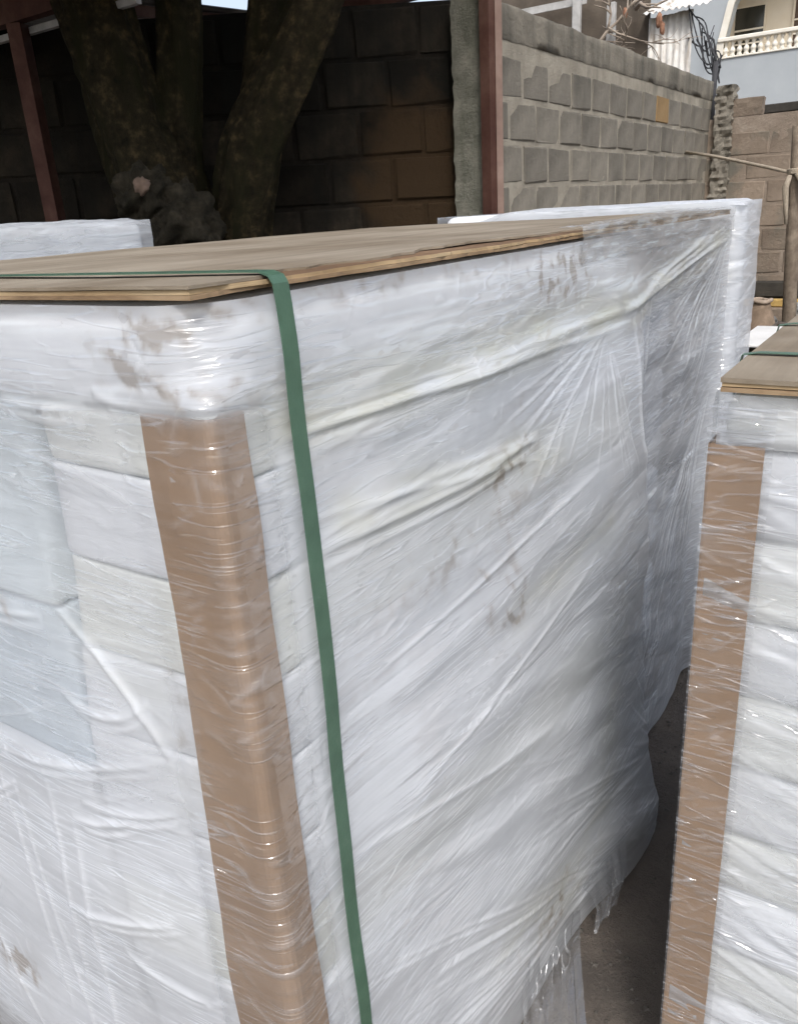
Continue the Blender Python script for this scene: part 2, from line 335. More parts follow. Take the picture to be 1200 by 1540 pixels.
def film_mat(name, streak=(5, 70), tint=(0.835, 0.86, 0.895), veil_const=None, rough=0.06):
    """clear stretch film: thin, mostly see-through, milky where it is bunched, glossy on its creases."""
    m = bpy.data.materials.new(name); m.use_nodes = True; n = m.node_tree; n.nodes.clear()
    out = nd(n, 'ShaderNodeOutputMaterial')
    uv = nd(n, 'ShaderNodeUVMap')
    def attr(a):
        x = nd(n, 'ShaderNodeAttribute', attribute_name=a); return x.outputs['Fac']
    mp = mapping(n, uv.outputs[0], (streak[0], streak[1], 1))
    t1 = noise(n, 1.0, 1, 0.4, mp.outputs[0], 0.35)
    t2 = noise(n, 26, 1, 0.4, mapping(n, uv.outputs[0], (0.24, 1.6, 1), rot=(0, 0, -0.3)).outputs[0], 0.25)
    tm = noise(n, 7, 2, 0.5, mapping(n, uv.outputs[0], (0.6, 1.3, 1), (3, 5, 0)).outputs[0])
    cm = attr('crumple') if veil_const is None else None
    if cm is None:
        cv = nd(n, 'ShaderNodeValue'); cv.outputs[0].default_value = 0.0; cm = cv.outputs[0]
    def ridge(t, wdt):            # a thin sharp fold along the mid level of a noise
        a = math_n(n, 'ABSOLUTE', math_n(n, 'SUBTRACT', t.outputs[0], 0.5))
        return math_n(n, 'SUBTRACT', 1.0, math_n(n, 'DIVIDE', a, wdt), True)
    m1 = ramp(n, [(0.46, (0, 0, 0)), (0.60, (1, 1, 1))], tm.outputs[0])
    r1 = math_n(n, 'MULTIPLY', ridge(t1, 0.05), m1.outputs[0])
    if veil_const is None: r1 = math_n(n, 'MULTIPLY', r1, math_n(n, 'SUBTRACT', 1.0, attr('calm')))
    r2 = math_n(n, 'MULTIPLY', ridge(t2, 0.045), math_n(n, 'MULTIPLY', cm, 0.9))
    rid = math_n(n, 'MAXIMUM', r1, r2)
    tq = math_n(n, 'MULTIPLY', t1.outputs[0], math_n(n, 'SUBTRACT', 1.0, attr('calm'))) if veil_const is None else t1.outputs[0]
    h2 = math_n(n, 'MULTIPLY_ADD', tq, 0.45); n.links.new(rid, h2.node.inputs[2])
    bp = bump(n, h2, 1.0, 0.0052)
    # crumpled patches: each little facet of film leans its own way, so a few of them flash
    vo = nd(n, 'ShaderNodeTexVoronoi'); vo.inputs['Scale'].default_value = 1.0
    n.links.new(mapping(n, uv.outputs[0], (62, 150, 1), rot=(0, 0, -0.3)).outputs[0], vo.inputs['Vector'])
    vs = nd(n, 'ShaderNodeVectorMath', operation='SUBTRACT'); n.links.new(vo.outputs['Color'], vs.inputs[0]); vs.inputs[1].default_value = (0.5, 0.5, 0.5)
    fm = ramp(n, [(0.25, (0, 0, 0)), (0.5, (1, 1, 1))], cm)
    sc3 = nd(n, 'ShaderNodeSeparateColor'); n.links.new(vo.outputs['Color'], sc3.inputs[0]); few = math_n(n, 'GREATER_THAN', sc3.outputs[0], 0.94)
    vk = nd(n, 'ShaderNodeVectorMath', operation='SCALE'); n.links.new(vs.outputs[0], vk.inputs[0]); n.links.new(math_n(n, 'MULTIPLY', math_n(n, 'MULTIPLY', fm.outputs[0], few), 2.6), vk.inputs['Scale'])
    va = nd(n, 'ShaderNodeVectorMath', operation='ADD'); n.links.new(bp.outputs[0], va.inputs[0]); n.links.new(vk.outputs[0], va.inputs[1])
    vn = nd(n, 'ShaderNodeVectorMath', operation='NORMALIZE'); n.links.new(va.outputs[0], vn.inputs[0])
    gn = vn.outputs[0]
    veil = attr('veil') if veil_const is None else None
    dirt = attr('dirt') if veil_const is None else None
    yel = attr('yellow') if veil_const is None else None
    if veil is None:
        v = nd(n, 'ShaderNodeValue'); v.outputs[0].default_value = veil_const; veil = v.outputs[0]
        z = nd(n, 'ShaderNodeValue'); z.outputs[0].default_value = 0; dirt = yel = z.outputs[0]
    col = mixc(n, tint, (0.57, 0.565, 0.465), yel)
    col = mixc(n, col, (0.20, 0.145, 0.085), dirt)
    df = nd(n, 'ShaderNodeBsdfDiffuse'); n.links.new(col, df.inputs[0])
    tl = nd(n, 'ShaderNodeBsdfTranslucent'); n.links.new(col, tl.inputs[0])
    milk = nd(n, 'ShaderNodeMixShader'); milk.inputs[0].default_value = 0.3
    n.links.new(df.outputs[0], milk.inputs[1]); n.links.new(tl.outputs[0], milk.inputs[2])
    tr = nd(n, 'ShaderNodeBsdfTransparent'); tr.inputs[0].default_value = (0.975, 0.98, 0.985, 1)
    sv = ramp(n, [(0.35, (0, 0, 0)), (0.75, (1, 1, 1))], t1.outputs[0])
    vv = math_n(n, 'MULTIPLY_ADD', sv.outputs[0], 0.04); n.links.new(veil, vv.node.inputs[2])
    vr = math_n(n, 'MULTIPLY_ADD', rid, 0.28); n.links.new(vv, vr.node.inputs[2])
    vv2 = math_n(n, 'MULTIPLY_ADD', dirt, 0.45, True); n.links.new(vr, vv2.node.inputs[2])
    body = nd(n, 'ShaderNodeMixShader'); n.links.new(vv2, body.inputs[0]); n.links.new(tr.outputs[0], body.inputs[1]); n.links.new(milk.outputs[0], body.inputs[2])
    gl = nd(n, 'ShaderNodeBsdfGlossy'); gl.inputs['Roughness'].default_value = rough; n.links.new(gn, gl.inputs['Normal'])
    fr = nd(n, 'ShaderNodeFresnel'); fr.inputs[0].default_value = 1.5; n.links.new(gn, fr.inputs['Normal'])
    fr2 = math_n(n, 'MULTIPLY', fr.outputs[0], 2.0, True); ff = math_n(n, 'MULTIPLY_ADD', rid, 0.18); n.links.new(math_n(n, 'MINIMUM', fr2, 0.25), ff.node.inputs[2])   # several wraps reflect together
    fin = nd(n, 'ShaderNodeMixShader'); n.links.new(ff, fin.inputs[0]); n.links.new(body.outputs[0], fin.inputs[1]); n.links.new(gl.outputs[0], fin.inputs[2])
    n.links.new(fin.outputs[0], out.inputs[0])
    return m
M['film'] = film_mat('clear_stretch_film')
M['film2'] = film_mat('clear_stretch_film_fine', (6, 60))
M['film_strand'] = film_mat('twisted_stretch_film', (25, 12), veil_const=0.55)
M['film_flap'] = film_mat('loose_stretch_film', (25, 12), veil_const=0.13, rough=0.2)

# ------------------------------------------------------------------ ground
gx = np.concatenate([[-600, -100, -20], np.linspace(-3, 14, 140), [30, 120, 700]])
gy = np.concatenate([[-600, -100, -20], np.linspace(-3, 9, 100), [20, 100, 700]])
GX, GY = np.meshgrid(gx, gy)
GZ = 0.012*fbm(GX*1.3, GY*1.3, 4)-0.012; GZ[(np.abs(GX) > 14) | (np.abs(GY) > 9)] = -0.01
go = link('ground', grid_mesh('ground', np.stack([GX, GY, GZ], -1), M['ground'])); tag(go, kind='structure')

# ------------------------------------------------------------------ block walls
def block_variant(i, lx, ly, lz, mat):
    r = np.random.default_rng(100+i)
    v, f = box_data(-lx/2, lx/2, -ly/2, ly/2, -lz/2, lz/2, 0.007)
    v = np.array(v)+r.normal(0, 0.0035, (len(v), 3))
    return mesh('block', v, f, mat)

def block_wall(name, label, start, direction, length, height, pitch, course, mat, mortar, proud=0.004, depth=0.2, z0=0.0, odd=None, group=None, joint=0.026, skip=None):
    """start = base corner of the front face; the front faces to the right of the direction of travel."""
    e = empty(name, (start[0], start[1], z0), label, 'wall', group)
    e.rotation_euler = (0, 0, math.atan2(direction[1], direction[0]))
    # mortar core as a finely jittered slab whose joints stand slightly back
    nx = max(2, int(length/0.04)); nz = max(2, int(height/0.04))
    X, Zz = np.meshgrid(np.linspace(0, length, nx), np.linspace(0, height, nz))
    Y = 0.0022*fbm(X*9+start[0], Zz*9, 3)+0.002
    core = grid_mesh('mortar', np.stack([X, Y, Zz], -1), mortar)
    link('mortar', core, e)
    box('core', 0, length, 0.012, depth, 0, height-0.012, mortar, e)
    vs = [block_variant(k, pitch-joint, 0.09, course-joint, mat) for k in range(5)]
    nrow = int(height/course+0.3)
    for r in range(nrow):
        zc = (r+0.5)*course
        if zc+course*0.4 > height: continue
        off = (0.5 if r % 2 else 0.0)*pitch
        x = -off
        while x < length:
            a, c = max(x, 0), min(x+pitch, length)
            if c-a > 0.09 and not (skip and skip((a+c)/2, zc)):
                o = link('block', random.choice(vs), e, ((a+c)/2, 0.045-proud+random.uniform(-0.003, 0.003), zc))
                o.scale.x = (c-a-joint)/(pitch-joint); o.rotation_euler = (random.gauss(0, 0.004), random.gauss(0, 0.008), random.gauss(0, 0.004))
                if odd and odd((a+c)/2, zc): o.data = block_variant(9, pitch-joint, 0.09, course-joint, M['block_ochre']); tag(o, 'ochre stained block')
            x += pitch
    return e

# long side wall, running away from the camera; its top is a rendered coping band
sw = block_wall('boundary_wall', 'long grey concrete block wall with pale mortar joints running back on the right', (4.36, 2.2), (1, 0), 4.76, 2.53, 0.365, 0.2235,
                M['block'], M['mortar'], z0=0.02, odd=lambda x, z: abs(x-3.17) < 0.17 and abs(z-2.41) < 0.12)
nx = 500; X = np.linspace(0, 4.76, nx); prof = [(0.0, 2.525), (-0.003, 2.53), (-0.003, 2.57), (-0.003, 2.61), (-0.003, 2.65), (-0.002, 2.688), (0.006, 2.696), (0.05, 2.70), (0.12, 2.70), (0.2, 2.68)]
P = np.zeros((len(prof), nx, 3))
for i, (y, z) in enumerate(prof):
    P[i, :, 0] = X; P[i, :, 1] = y+0.0025*fbm(X*9+i*0.6, X*0+i, 4); P[i, :, 2] = z+0.012*fbm(X*2.5+9, X*0+i*0.7, 5)
link('coping', grid_mesh('coping', P, M['coping_band']), sw)

# blackened wall under the tree, square to the photographer
DW = F0*5.02 + R0*0.49
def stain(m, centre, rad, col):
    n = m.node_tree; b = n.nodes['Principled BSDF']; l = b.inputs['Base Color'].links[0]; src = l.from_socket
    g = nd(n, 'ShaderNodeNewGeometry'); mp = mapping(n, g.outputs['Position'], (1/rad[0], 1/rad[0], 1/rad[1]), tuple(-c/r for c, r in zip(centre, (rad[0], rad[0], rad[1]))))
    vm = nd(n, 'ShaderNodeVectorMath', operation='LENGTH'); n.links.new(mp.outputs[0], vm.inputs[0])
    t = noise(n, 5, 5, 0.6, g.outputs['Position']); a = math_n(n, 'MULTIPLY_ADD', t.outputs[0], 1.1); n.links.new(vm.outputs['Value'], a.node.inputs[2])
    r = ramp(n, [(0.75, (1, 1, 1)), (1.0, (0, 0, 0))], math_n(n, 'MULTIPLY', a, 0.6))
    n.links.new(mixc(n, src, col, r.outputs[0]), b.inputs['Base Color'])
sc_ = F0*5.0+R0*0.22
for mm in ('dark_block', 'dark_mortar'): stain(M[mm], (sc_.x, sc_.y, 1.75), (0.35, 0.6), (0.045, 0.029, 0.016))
dw = block_wall('blackened_wall', 'block wall behind the tree trunks, toned near-black for mould and deep shade', (DW.x-R0.x*4.6, DW.y-R0.y*4.6), (R0.x, R0.y), 4.6, 2.76, 0.365, 0.25,
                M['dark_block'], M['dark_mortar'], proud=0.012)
# render pier that ends it
def lumpy_box(name, x0, x1, y0, y1, z0, z1, mat, parent=None, amp=0.012, step=0.05, fz=6, loc=(0, 0, 0), rotz=0, seed=0):
    nz_ = max(3, int((z1-z0)/step)); ring = []
    k = 6
    per = [(x0+(x1-x0)*i/k, y0) for i in range(k)]+[(x1, y0+(y1-y0)*i/k) for i in range(k)]+[(x1-(x1-x0)*i/k, y1) for i in range(k)]+[(x0, y1-(y1-y0)*i/k) for i in range(k)]
    per = np.array(per); c = per.mean(0); n = len(per); zs = np.linspace(z0, z1, nz_)
    Pp = np.zeros((nz_+1, n, 3)); ia = np.arange(n)
    for i, z in enumerate(zs):
        d = per-c; s = 1+amp*fbm(ia*0.35+seed, np.full(n, z*fz), 3)/max(np.abs(d).max(), 1e-3)
        Pp[i, :, :2] = c+d*s[:, None]; Pp[i, :, 2] = z
    Pp[-1] = Pp[-2]; Pp[-1, :, :2] = c+(Pp[-2, :, :2]-c)*0.02; Pp[-1, :, 2] += 0.01
    o = link(name, grid_mesh(name, Pp, mat, smooth=False, closed=True), parent, loc); o.rotation_euler = (0, 0, rotz); return o
pier = lumpy_box('rendered_pier', 0, 0.098, 0, 0.175, 0, 2.80, M['pier'], None, 0.012, 0.03, 14, (4.255, 2.222, 0), 0)
tag(pier, 'narrow mossy rendered pier between the blackened wall and the steel post', 'pier')

# far wall closing the yard
fwl = block_wall('far_wall', 'brown stained block wall closing the yard behind the rope post', (9.06, 2.25), (0, -1), 4.1, 2.37, 0.42, 0.2235, M['far_block'], M['far_mortar'], z0=0.0, joint=0.02)
lumpy_box('rough_column', 0.0, 0.16, -0.05, 0.14, 0, 2.66, M['coping'], fwl, 0.045, 0.03, 22, (0.11, 0, 0), 0, 4)
lumpy_box('broken_block', 0.25, 0.53, 0.01, 0.14, 2.375, 2.53, M['far_block'], fwl, 0.02, 0.03, 22, seed=9)

# ------------------------------------------------------------------ stretch-wrapped mattress stacks
def perim(L, W, r, cols):
    """cols: list of signed u, front face u in [-W,0] (y=-u), right face u in [0,L] (x=u). returns positions + normals"""
    pts = np.zeros((len(cols), 2)); nor = np.zeros((len(cols), 2))
    u = np.array(cols)
    c = r*math.pi/4   # half arc length: the corner takes u in [-c, c] around the square corner
    for i, uu in enumerate(u):
        if uu < -c-0:
            pts[i] = (0, max(-uu+(r-c), 0)); nor[i] = (-1, 0)
        elif uu > c:
            pts[i] = (uu+(r-c), 0); nor[i] = (0, -1)
        else:
            a = (uu/c+1)*math.pi/4
            nor[i] = (-math.cos(a), -math.sin(a)); pts[i] = (r-r*math.cos(a), r-r*math.sin(a))
    return pts, nor

def crease_field(U, Zr, creases):
    D = np.zeros((len(Zr), len(U))); V = np.zeros_like(D)
    for (u0, z0, u1, z1, amp, wd, sag) in creases:
        pad = wd*4+abs(sag)
        i0, i1 = np.searchsorted(U, [min(u0, u1)-pad, max(u0, u1)+pad]); j0, j1 = np.searchsorted(Zr, [min(z0, z1)-pad, max(z0, z1)+pad])
        if i1-i0 < 2 or j1-j0 < 2: continue
        uu, zz = np.meshgrid(U[i0:i1], Zr[j0:j1])
        dx, dz = u1-u0, z1-z0; l = math.hypot(dx, dz)+1e-6; dx /= l; dz /= l
        t = ((uu-u0)*dx+(zz-z0)*dz)/l
        wob = 0.25*wd*np.sin(t*l*14+u0*50)
        d = -(uu-u0)*dz+(zz-z0)*dx - sag*4*t*(1-t)-wob
        tp = np.sqrt(np.clip(4*t*(1-t), 0, 1)); p = np.exp(-np.abs(d/wd)**1.5)*tp
        D[j0:j1, i0:i1] += amp*p; V[j0:j1, i0:i1] = np.maximum(V[j0:j1, i0:i1], p*min(1, abs(amp)/0.004))
    return D, V

def slab(name, x0, x1, y0, y1, z0, z1, bul, mat, parent, off=-0.012, r=0.05, rz=0.03, n=18, nz=9, jit=0.004, seed=0, puff=0.0):
    """one mattress: rounded plan, rounded top and bottom edge, following the bulge of the load. x1 may be a function of z."""
    rs = np.random.default_rng(seed)
    zs = [z0, z0+rz*0.15, z0+rz*0.5, z0+rz]+list(np.linspace(z0+rz, z1-rz, nz)[1:-1])+[z1-rz, z1-rz*0.5, z1-rz*0.15, z1]
    rows = []
    j = rs.normal(0, jit)
    for z in zs:
        e = min(z-z0, z1-z); ins = 0 if e >= rz else rz-math.sqrt(max(rz*rz-(rz-e)**2, 0))
        xx1 = x1(z) if callable(x1) else x1
        a0, a1, b0, b1 = x0+ins, xx1-ins, y0+ins, y1-ins
        loop = []
        q = max(r-ins*0.5, 0.012)
        def arc(cx, cy, s):
            return [(cx+q*math.cos(s+math.pi/2*k/5), cy+q*math.sin(s+math.pi/2*k/5)) for k in range(6)]
        loop += [(a0+q+(a1-a0-2*q)*k/n, b0) for k in range(1, n)]+arc(a1-q, b0+q, -math.pi/2)
        loop += [(a1, b0+q+(b1-b0-2*q)*k/n) for k in range(1, n)]+arc(a1-q, b1-q, 0)
        loop += [(a1-q-(a1-a0-2*q)*k/n, b1) for k in range(1, n)]+arc(a0+q, b1-q, math.pi/2)
        loop += [(a0, b1-q-(b1-b0-2*q)*k/n) for k in range(1, n)]+arc(a0+q, b0+q, math.pi)
        L_ = []
        for (x, y) in loop:
            nx_ = -1 if x < a0+q else 0; ny_ = -1 if y < b0+q else 0
            u = x if (y-b0) < (x-a0) else -y
            d = bul(u, z)+off+j + puff*0.5
            wx = max(0, 1-(x-a0)/0.18) ; wy = max(0, 1-(y-b0)/0.18)
            L_.append((x-d*wx*(1 if x < a0+0.18 else 0), y-d*wy*(1 if y < b0+0.18 else 0), z))
        rows.append(L_)
    Pm = np.array(rows); nr, nc = Pm.shape[:2]
    v = Pm.reshape(-1, 3).tolist(); f = []
    for i in range(nr-1):
        for k in range(nc): f.append((i*nc+k, i*nc+(k+1) % nc, (i+1)*nc+(k+1) % nc, (i+1)*nc+k))
    f.append(tuple(reversed(range(nc)))); f.append(tuple(range((nr-1)*nc, nr*nc)))
    me = mesh(name, v, f, mat, True)
    return link(name, me, parent)

def pallet_base(parent, L, W, h=0.12):
    for k in range(3):
        y = 0.08+k*(W-0.16-0.1)/2
        box('bearer', 0.06, L-0.06, y, y+0.1, 0.0, h-0.022, M['pallet_wood'], parent, 0.006)
    nb = int(L/0.2)
    for k in range(nb):
        x = 0.05+k*(L-0.1)/nb
        box('deck_board', x, x+(L-0.1)/nb-0.03, 0.05, W-0.05, h-0.02, h, M['pallet_wood'], parent, 0.004)

def veneer(name, parent, x0, x1, y0, y1, z0, z1, mat, rag, seed, ragfront=0.002, peel=None):
    """one ply of a board with ragged edges on the x0 and y0 sides; peel(x) may lift / bite the y0 edge."""
    nx_, ny_ = 420, 24
    xs = np.linspace(x0, x1, nx_); ys = np.linspace(y0, y1, ny_)
    bx = rag*(fbm(xs*7+seed, xs*0+seed, 7)+0.15) ; by = ragfront*fbm(ys*9+seed, ys*0+seed+5, 4)
    if peel is not None: bx = bx+peel(xs)
    top = np.zeros((ny_, nx_, 3))
    for j, y in enumerate(ys):
        t = max(0, 1-(y-y0)/0.30); top[j, :, 0] = xs; top[j, :, 1] = y+bx*t
    for i, x in enumerate(xs):
        t = max(0, 1-(x-x0)/0.05); top[:, i, 0] += by*t
    top[:, :, 2] = z1+0.003*fbm(top[:, :, 0]*2.2+seed, top[:, :, 1]*2.2, 2)
    bot = top.copy(); bot[:, :, 2] -= (z1-z0)
    v = np.concatenate([top.reshape(-1, 3), bot.reshape(-1, 3)]); o = nx_*ny_; f = []
    idx = np.arange(o).reshape(ny_, nx_)
    q = np.stack([idx[:-1, :-1], idx[:-1, 1:], idx[1:, 1:], idx[1:, :-1]], -1).reshape(-1, 4)
    f += q.tolist()+(q[:, ::-1]+o).tolist()
    rim = list(idx[0, :])+list(idx[1:, -1])+list(idx[-1, -2::-1])+list(idx[-2:0:-1, 0])
    for a, b in zip(rim, rim[1:]+rim[:1]): f.append((b, a, a+o, b+o))
    return link(name, mesh(name, v, f, mat), parent)

def ribbon(name, path, width_dir, wd, mat, parent, th=0.0012):
    """flat strap along path with constant width direction and real thickness."""
    wv = Vector(width_dir).normalized()*wd/2; P_ = [Vector(p) for p in path]; rows = []
    for i, p in enumerate(P_):
        t = (P_[min(i+1, len(P_)-1)]-P_[max(i-1, 0)]).normalized(); nrm = t.cross(wv).normalized()*th/2
        rows.append([tuple(p+wv+nrm), tuple(p-wv+nrm), tuple(p-wv-nrm), tuple(p+wv-nrm)])
    return link(name, grid_mesh(name, np.array(rows), mat, smooth=False, closed=True), parent)

# ================================================================== main stack
LX, WY, HT = 2.29, 1.40, 1.622
ms = empty('wrapped_mattress_stack', (0.545, 0.60, 0), 'tall stretch-wrapped stack of white mattresses under plywood with green strap, in the foreground', 'mattress stack')
def bulge(u, z):
    """how far the load swells out of its box, in metres (vectorised)."""
    u = np.asarray(u, float); z = np.asarray(z, float)
    v = sstep(1.62, 0.75, z)*(0.75+0.25*sstep(0.0, 0.4, z))
    right = 0.008+0.055*sstep(0.05, 0.8, u)*sstep(1.42, 1.30, u)-0.045*sstep(1.30, 1.44, u)*sstep(2.28, 2.15, u)
    front = 0.008+0.034*sstep(0.0, 0.4, -u)
    b = np.where(u > 0, right, front)*v
    b = b + 0.012*fbm(u*2.1+3, z*2.6, 2)*sstep(1.62, 1.4, z)*sstep(2.2, 1.9, u)
    # swelling low on the far half where the wrap sags outwards
    b = b + 0.085*sstep(0.8, 1.25, u)*sstep(1.50, 1.40, u)*np.exp(-((z-0.05)/0.26)**2)
    # rounded shoulder just below the lid
    b = b - 0.004*sstep(1.56, 1.62, z)
    return b
bs = lambda u, z: float(bulge(u, z))
am = lambda z: float(np.interp(z, [0, 0.05, 0.25, 0.65, 1.0, 1.6], [1.06, 1.08, 1.22, 1.40, 1.36, 1.27]))
pallet_base(ms, LX-0.1, WY-0.05)
slab('mattress', 0.0, 1.30, 0.0, WY, 1.508, 1.626, bs, M['white_fab'], ms, r=0.085, rz=0.03, seed=1)
rb = [1.505, 1.432, 1.305, 1.172, 1.055, 0.925, 0.795, 0.66, 0.53, 0.395, 0.26, 0.125]
rm = ['cream_fab', 'white_fab', 'cream_fab', 'white_fab', 'white_fab', 'white_fab', 'cream_fab', 'white_fab', 'white_fab', 'white_fab', 'white_fab']
for i, (a, b) in enumerate(zip(rb[:-1], rb[1:])):
    slab('mattress', 0.0, am, 0.0, 0.335, b, a-0.002, bs, M[rm[i]], ms, r=0.04, rz=0.007, seed=20+i, n=14, nz=6, jit=0.0025)
lb = [1.505, 1.215, 0.955, 0.83, 0.69, 0.5, 0.32, 0.125]
lm = ['skyblue_fab', 'blue_fab', 'white_fab', 'white_fab', 'white_fab', 'white_fab', 'white_fab']
for i, (a, b) in enumerate(zip(lb[:-1], lb[1:])):
    slab('mattress', 0.0 if i != 1 else 0.012, 1.28, 0.345, WY, b, a-0.002, bs, M[lm[i]], ms, r=0.03, rz=0.012, seed=40+i, n=14, nz=6, jit=0.0025)
for i, (a, b) in enumerate(((0.125, 0.48), (0.48, 0.83), (0.83, 1.18), (1.18, 1.5))):
    slab('mattress', 1.50, 2.20, 0.13, WY, a, b-0.002, lambda u, z: 0.0, M['grey_fab'], ms, r=0.05, rz=0.05, seed=60+i, n=8, nz=5)
cp = mesh('corner_post', *box_data(2.235, 2.262, 0.055, 0.09, 0.1, 1.62, 0.003), M['greypost']); link('corner_post', cp, ms)

# cardboard edge guards inside the film
def edge_guard(parent, r, w1, w2, z0, z1, bul, off, mat, seed=0):
    us = np.concatenate([np.linspace(-w1, -0.008, 10), np.linspace(-0.008, 0.008, 7)[1:-1], np.linspace(0.008, w2, 8)])
    zs = np.linspace(z0, z1, 90)
    pt, nn = perim(3, 3, r, us)
    U, Zz = np.meshgrid(us, zs)
    d = bul(U, Zz)+off+0.0015*fbm(U*20+seed, Zz*7, 3)
    top = 0.006*fbm(us*25+seed, us*0, 2)
    Zq = Zz+top[None, :]*sstep(z1-0.05, z1, Zz)
    Po = np.zeros((len(zs), len(us), 3)); Po[:, :, 0] = pt[None, :, 0]+nn[None, :, 0]*d; Po[:, :, 1] = pt[None, :, 1]+nn[None, :, 1]*d; Po[:, :, 2] = Zq
    Pi = Po.copy(); Pi[:, :, 0] -= nn[None, :, 0]*0.003; Pi[:, :, 1] -= nn[None, :, 1]*0.003
    full = np.concatenate([Po, Pi[:, ::-1]], 1)
    return link('edge_guard', grid_mesh('edge_guard', full, mat, smooth=False, closed=True), parent)
eg = edge_guard(ms, 0.007, 0.098, 0.047, 0.02, 1.515, bulge, 0.0025, M['card'], 3)
tag(eg, 'brown cardboard edge guard folded round the near corner')

# the film itself
uF = np.concatenate([np.linspace(-WY, -0.95, 14)[:-1], np.linspace(-0.95, 0.0, 300)[:-1], np.linspace(0, LX-0.03, 720)])
zr = np.linspace(0.012, 1.627, 500)
C = []
def add(*a): C.append(a)
def fan(c, ends, amp, wd, n, sag=0.0):
    (cu, cz) = c
    for k in range(n):
        t = (k+random.uniform(0.2, 0.8))/n*(len(ends)-1); i = min(int(t), len(ends)-2); t -= i
        eu = ends[i][0]*(1-t)+ends[i+1][0]*t; ez = ends[i][1]*(1-t)+ends[i+1][1]*t
        s = random.uniform(0.0, 0.25); e = random.uniform(0.6, 1.0)
        add(cu+(eu-cu)*s, cz+(ez-cz)*s, cu+(eu-cu)*e, cz+(ez-cz)*e, amp*random.uniform(0.35, 0.9)*random.choice((1, 1, 1, -0.8)), wd*random.uniform(0.5, 0.9), sag*random.uniform(-1, 1))
fan((1.115, 1.449), [(0.42, 1.38), (0.50, 1.28), (0.66, 1.2), (0.9, 1.1), (1.15, 1.0), (1.28, 1.05)], 0.0045, 0.005, 15, 0.01)
fan((1.06, 0.10), [(0.05, 0.68), (0.08, 0.5), (0.12, 0.3), (0.3, 0.12)], 0.006, 0.007, 30, 0.015)
fan((1.35, 0.25), [(0.5, 0.62), (0.45, 0.48), (0.6, 0.32)], 0.005, 0.007, 14, 0.01)
fan((1.55, 0.10), [(1.1, 0.5), (1.3, 0.75), (1.75, 0.7), (2.1, 0.5)], 0.006, 0.006, 22, 0.01)
fan((2.24, 1.58), [(1.3, 1.47), (1.4, 1.3), (1.7, 1.1), (2.0, 0.9)], 0.006, 0.007, 14, 0.02)
fan((2.2, 1.1), [(1.5, 0.5), (1.8, 0.35), (2.1, 0.3)], 0.006, 0.007, 14, 0.02)
for x in (1.255, 1.33, 1.40): add(x, 1.49, x+0.13, 0.55, random.choice((0.009, 0.012, -0.008)), 0.009, 0.01)
for k in range(9): add(0.05+random.uniform(0, 0.1), 1.478+random.gauss(0, 0.012), 1.25, 1.462+random.gauss(0, 0.012), random.choice((0.006, 0.005, -0.004)), 0.006, random.gauss(-0.006, 0.006))
for k in range(7): add(1.2, 1.462+random.gauss(0, 0.01), 2.23, 1.578+random.gauss(0, 0.02), 0.006, 0.007, random.gauss(0, 0.01))
for k in range(6): add(0.12, 1.335+random.gauss(0, 0.02), 0.75, 1.285+random.gauss(0, 0.02), 0.006, 0.007, random.gauss(0, 0.01))
add(1.01, 1.169, 0.20, 1.10, 0.006, 0.005, 0.0); add(0.98, 0.99, 0.25, 0.86, 0.005, 0.005, 0.0); add(0.72, 0.716, 0.12, 0.85, 0.006, 0.008, 0.0)
def field(u, z):
    if u < 0: return 0.16*math.sin(z*7+1)+0.05
    if u > 1.4: return 0.9-0.5*(z/1.6) if z < 1.2 else 0.2
    if z > 1.4: return 0.03
    if z > 0.95: return 0.10
    if z > 0.55: return -0.10-0.12*(0.95-z)/0.4
    return -0.25-0.35*(0.55-z)/0.55
for k in range(330):
    u = random.uniform(-0.95, 2.2); z = random.uniform(0.03, 1.6); l = random.uniform(0.06, 0.42); a = field(u, z)+random.gauss(0, 0.13)
    add(u-l/2*math.cos(a), z-l/2*math.sin(a), u+l/2*math.cos(a), z+l/2*math.sin(a), random.choice((1, 1, -1))*random.uniform(0.0005, 0.0022), random.uniform(0.003, 0.007), random.gauss(0, 0.006))
for k in range(420):
    u = random.uniform(-0.95, 2.2) if k < 260 else random.gauss(-0.02, 0.09); z = random.uniform(0.03, 1.6); l = random.uniform(0.015, 0.07); a = random.gauss(0.3, 0.8)
    add(u-l/2*math.cos(a), z-l/2*math.sin(a), u+l/2*math.cos(a), z+l/2*math.sin(a), random.choice((1, 1, -1))*random.uniform(0.0006, 0.0018), random.uniform(0.0025, 0.0045), random.gauss(0, 0.003))
# overlapping film edges and hanging bands on the front face
for (a, b, c, d) in ((-0.509, 0.90, -0.445, 0.30), (-0.405, 0.98, -0.434, 0.5), (-0.36, 0.9, -0.40, 0.3), (-0.766, 0.55, -0.592, 0.2), (-0.55, 0.95, -0.50, 0.4)):
    add(a, b, c, d, 0.0032, 0.006, 0.01)
for (a, b, c, d, s) in ((-0.32, 1.235, -0.13, 1.06, 0.02), (-0.60, 0.955, -0.16, 1.045, -0.02), (-0.33, 1.11, -0.16, 1.14, -0.03), (-0.66, 0.83, -0.50, 0.9, -0.01), (-0.33, 0.93, -0.14, 0.975, -0.012),
                        (-0.36, 0.89, -0.22, 0.935, -0.01), (-0.42, 0.70, -0.18, 0.765, -0.01), (-0.3, 0.665, -0.14, 0.635, -0.01), (-0.35, 1.513, -0.18, 1.517, -0.006), (-0.16, 1.533, -0.03, 1.512, 0.0), (-0.5, 1.2, -0.35, 1.215, 0)):
    add(a, b, c, d, 0.007, 0.007, s); add(a+0.02, b-0.014, c, d-0.016, 0.004, 0.006, s)
D, V = crease_field(uF, zr, C)
